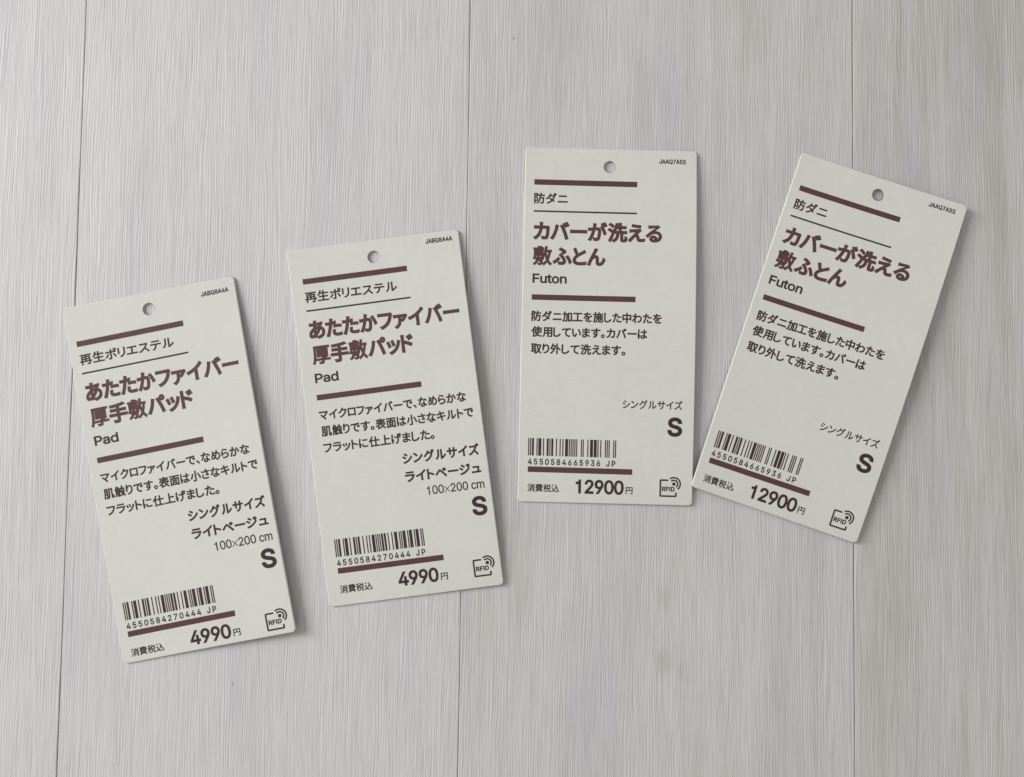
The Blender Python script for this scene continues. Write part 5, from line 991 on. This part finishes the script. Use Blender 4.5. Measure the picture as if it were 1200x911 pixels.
class Tag:
    def __init__(self, label, x, y, rot, bend, fit, z0=0.0):
        self.root = bpy.data.objects.new('price_tag', None)
        self.root.empty_display_size = 0.02
        C.objects.link(self.root)
        self.root.location = (x * MM, y * MM, z0 * MM)
        self.root.rotation_euler.z = rot
        self.root['label'] = label
        self.root['category'] = 'price tag'
        self.root['group'] = 'price tags lying on the floor'
        self.bend, self.fit = bend, fit

    def lift(self, x, y):
        """how far the card curls off the floor at (x, y), millimetres"""
        top, bot, belly, corner = self.bend
        u = min(max(x / TW, 0), 1)
        v = min(max(y / TH, 0), 1)
        return 0.06 + u ** 1.8 * (top * (1 - v) + bot * v) + belly * 4 * v * (1 - v) * u ** 1.4 \
            + corner * (1 - u) ** 2 * v ** 3

    def p3(self, x, y, h):
        return ((x - TW / 2) * MM, (TH / 2 - y) * MM, (self.lift(x, y) + h) * MM)

    def card(self):
        r = 1.25

        def outline(ins):
            pts = []
            rr = r - ins
            for cx, cy, a0 in ((TW - r, r, 0), (r, r, 90), (r, TH - r, 180), (TW - r, TH - r, 270)):
                for i in range(9):
                    a = math.radians(a0 + 90 * i / 8)
                    pts.append((cx + rr * math.cos(a), cy - rr * math.sin(a)))
            out = []
            for i in range(len(pts)):
                a, b = pts[i], pts[(i + 1) % len(pts)]
                out.append(a)
                k = 1 if i % 9 != 8 else (48 if abs(a[0] - b[0]) < 1 else 22)
                for j in range(1, k):
                    out.append((a[0] + (b[0] - a[0]) * j / k, a[1] + (b[1] - a[1]) * j / k))
            return out
        hx, hy = self.hole

        def hole(rad):
            return [(hx + rad * math.cos(2 * math.pi * i / 40), hy + rad * math.sin(2 * math.pi * i / 40)) for i in range(40)]
        HR = 1.82
        loops_o = [(outline(0.24), THICK), (outline(0.16), THICK - 0.05), (outline(0.07), THICK - 0.18), (outline(0.0), THICK - 0.36),
                   (outline(0.0), 0.06), (outline(0.08), 0.0)]
        loops_h = [(hole(HR + .10), THICK), (hole(HR + .03), THICK - 0.04), (hole(HR), THICK - .12), (hole(HR), .05), (hole(HR + .05), 0.0)]
        verts, faces, backs = [], [], []

        def ring(loops, rim):
            base = []
            for pts, h in loops:
                base.append(len(verts))
                verts.extend(self.p3(x, y, h) for x, y in pts)
            n = len(loops[0][0])
            for lay, (a, b) in enumerate(zip(base, base[1:])):
                for i in range(n):
                    faces.append((a + i, a + (i + 1) % n, b + (i + 1) % n, b + i))
                    backs.append(1 if rim and lay >= 4 else 0)
            return base, n
        bo, no = ring(loops_o, True)
        bh, nh = ring(loops_h, False)
        # top and bottom skins
        for which, flip in ((0, False), (-1, True)):
            P = list(loops_o[which][0])
            Q = list(loops_h[which][0])
            pts = [Vector(p) for p in P + Q]
            eds = [(i, (i + 1) % no) for i in range(no)] + [(no + i, no + (i + 1) % nh) for i in range(nh)]
            src = [bo[which] + i for i in range(no)] + [bh[which] + i for i in range(nh)]
            h = loops_o[which][1]
            step = 1.9
            y = 2.0
            row = 0
            while y < TH - 1.5:
                x = 2.0 + (row % 2) * step / 2
                while x < TW - 1.5:
                    if math.hypot(x - hx, y - hy) > HR + 1.0 and 1.2 < x < TW - 1.2:
                        pts.append(Vector((x, y)))
                        src.append(len(verts))
                        verts.append(self.p3(x, y, h))
                    x += step
                y += step
                row += 1
            vs, es, fs, ov, oe, of = delaunay_2d_cdt(pts, eds, [], 0, 1e-6)
            for f in fs:
                cx = sum(vs[i][0] for i in f) / 3
                cy = sum(vs[i][1] for i in f) / 3
                if math.hypot(cx - hx, cy - hy) < HR:
                    continue
                ids = [src[ov[i][0]] for i in f]
                a, b, c = (Vector(verts[i]) for i in ids)
                up = (b - a).cross(c - a).z > 0
                if up == flip:
                    ids.reverse()
                faces.append(tuple(ids))
                backs.append(1 if flip else 0)
        o = link_mesh('card', verts, faces, [M_CARD, M_MAROON], self.root, backs, True)
        bm = bmesh.new()
        bm.from_mesh(o.data)
        bmesh.ops.recalc_face_normals(bm, faces=bm.faces)
        for e in bm.edges:
            if len(e.link_faces) == 2 and e.calc_face_angle(0) > 0.25:
                e.smooth = False
        bm.to_mesh(o.data)
        bm.free()
        return o

    def put(self, name, sheet, mat, parent=None, layer=0.014):
        ax, bx, ay, by, kx, ky = self.fit             # where the printing press put the print on this card
        vs = [self.p3(ax + bx * x + kx * (y - 50) / 100, ay + by * y + ky * (x - 25) / 100, THICK + layer)
              for x, y in sheet.v]
        fs = []
        for f in sheet.f:
            a, b, c = (Vector(vs[i]) for i in f[:3])
            fs.append(f if (b - a).cross(c - a).z > 0 else tuple(reversed(f)))
        return link_mesh(name, vs, fs, [mat], parent or self.root)

    def line(self, name, mat, *args, **kw):
        s = Sheet()
        s.text(*args, **kw)
        return self.put(name, s, mat)

    def common(self, code, price, px0, px1):
        self.card()
        for y in (10.26, 43.93, 93.54):
            s = Sheet()
            s.rect(2.72, y - 0.80, 32.75, y + 0.80)
            self.put('stripe', s, M_MAROON)
        s = Sheet()
        s.rect(2.75, 18.80 - 0.24, 32.78, 18.80 + 0.24)
        self.put('rule_line', s, M_BLACK)
        s = Sheet()
        bars = ean13(code)
        mod = 25.25 / 95
        i = 0
        while i < 95:
            if bars[i] == '1':
                j = i
                while j < 95 and bars[j] == '1':
                    j += 1
                s.rect(2.69 + i * mod, 84.62, 2.71 + j * mod + 0.035, 89.62)
                i = j
            else:
                i += 1
        self.put('barcode', s, M_DARK)
        self.line('barcode_number', M_BLACK, code + ' JP', 2.70, 27.90, 91.33, 1.58, 'l', bold=36, lat_space=860)
        self.line('tax_note', M_BLACK, '消費税込', 2.72, 11.86, 98.80, 2.36, 'j', bold=26)
        self.line('price', M_DARK, price, px0, px1, 98.10, 3.70, 'l', bold=38, tight=62)
        self.line('yen_sign', M_BLACK, '円', px1 + 0.55, px1 + 2.55, 98.80, 2.28, 'j', bold=24)
        self.line('size_letter', M_DARK, 'S', 42.52, 46.80, 80.33, 4.86, 'l', bold=46)
        fr, wv, tx = rfid_shapes()
        ic = self.put('tracking_icon', fr, M_BLACK)
        self.put('icon_waves', wv, M_BLACK, ic)
        self.put('icon_lettering', tx, M_BLACK, ic)


def pad_tag(label, x, y, rot, bend, fit, hole):
    t = Tag(label, x, y, rot, bend, fit)
    t.hole = hole
    t.common('4550584270444', '4990', 19.25, 30.75)
    t.line('lot_code', M_BLACK, 'JABQ8A4A', 38.9, 46.7, 3.2, 1.22, 'l', bold=44)
    t.line('material_line', M_DARK, '再生ポリエステル', 2.80, 29.30, 14.88, 3.32, 'j', bold=34)
    t.line('product_title', M_MAROON, 'あたたかファイバー', 2.72, 46.10, 24.45, 5.75, 'j', bold=52, track=0.05)
    t.line('product_title', M_MAROON, '厚手敷パッド', 2.72, 32.0, 31.70, 5.75, 'j', bold=52, track=0.05)
    t.line('product_name', M_DARK, 'Pad', 2.85, 9.62, 38.40, 2.50, 'l', bold=38, tight=24)
    t.line('description', M_DARK, 'マイクロファイバーで、なめらかな', 2.75, 44.85, 49.05, 3.12, 'j', bold=38)
    t.line('description', M_DARK, '肌触りです。表面は小さなキルトで', 2.85, 46.40, 53.68, 3.12, 'j', bold=38)
    t.line('description', M_DARK, 'フラットに仕上げました。', 2.90, 34.60, 58.45, 3.12, 'j', bold=38)
    t.line('size_name', M_DARK, 'シングルサイズ', 24.75, 46.60, 64.40, 3.40, 'j', bold=44)
    t.line('colour_name', M_DARK, 'ライトベージュ', 24.85, 46.45, 69.60, 3.40, 'j', bold=44)
    t.line('dimensions', M_DARK, '100×200 cm', 30.5, 46.8, 74.25, 2.36, 'l', bold=18, tight=40)
    return t


def futon_tag(label, x, y, rot, bend, fit, hole, z0=0.0):
    t = Tag(label, x, y, rot, bend, fit, z0)
    t.hole = hole
    t.common('4550584665936', '12900', 16.55, 30.43)
    t.line('lot_code', M_BLACK, 'JAAQ7A5S', 39.1, 46.9, 3.2, 1.22, 'l', bold=44)
    t.line('material_line', M_DARK, '防ダニ', 2.76, 12.58, 15.0, 3.32, 'j', bold=34)
    t.line('product_title', M_MAROON, 'カバーが洗える', 2.80, 40.15, 24.55, 5.75, 'j', bold=52, track=0.05)
    t.line('product_title', M_MAROON, '敷ふとん', 2.72, 23.95, 31.80, 5.75, 'j', bold=52, track=0.05)
    t.line('product_name', M_DARK, 'Futon', 2.82, 12.78, 38.45, 2.50, 'l', bold=38, tight=24)
    t.line('description', M_DARK, '防ダニ加工を施した中わたを', 2.76, 40.4, 49.37, 3.12, 'j', bold=38)
    t.line('description', M_DARK, '使用しています。カバーは', 2.82, 36.3, 53.90, 3.12, 'j', bold=38)
    t.line('description', M_DARK, '取り外して洗えます。', 2.80, 30.1, 58.76, 3.12, 'j', bold=38)
    t.line('size_name', M_BLACK, 'シングルサイズ', 29.55, 46.75, 74.16, 2.75, 'j', bold=24)
    return t


pad_tag('grey-white Pad price tag for 4990 yen, leaning far left, nearest the bottom left corner',
        -92.700, -11.939, 0.1916, (0.15, 2.2, 1.0, 0.0), (-0.247, 1.034, 0.565, 1.005, 0.338, -0.80), (24.49, 4.94))
pad_tag('grey-white Pad price tag for 4990 yen beside the straight upright Futon tag',
        -31.540, 2.783, 0.1289, (0.25, 0.5, 1.9, 0.0), (0.932, 1.008, -0.656, 1.0, 0.135, -0.121), (24.83, 5.04))
futon_tag('grey-white Futon price tag for 12900 yen, lying straight upright with no lean',
          29.865, 29.161, -0.0243, (0.2, 0.35, 1.7, 0.0), (0.092, 0.994, 0.163, 0.998, 0.006, 0.465), (24.68, 5.42))
futon_tag('grey-white Futon price tag for 12900 yen, rightmost and leaning to the right',
          93.567, 23.171, -0.3345, (1.9, 0.9, 1.1, 1.48), (-0.095, 1.006, -0.074, 1.003, 0.053, -0.90), (24.8, 5.09))
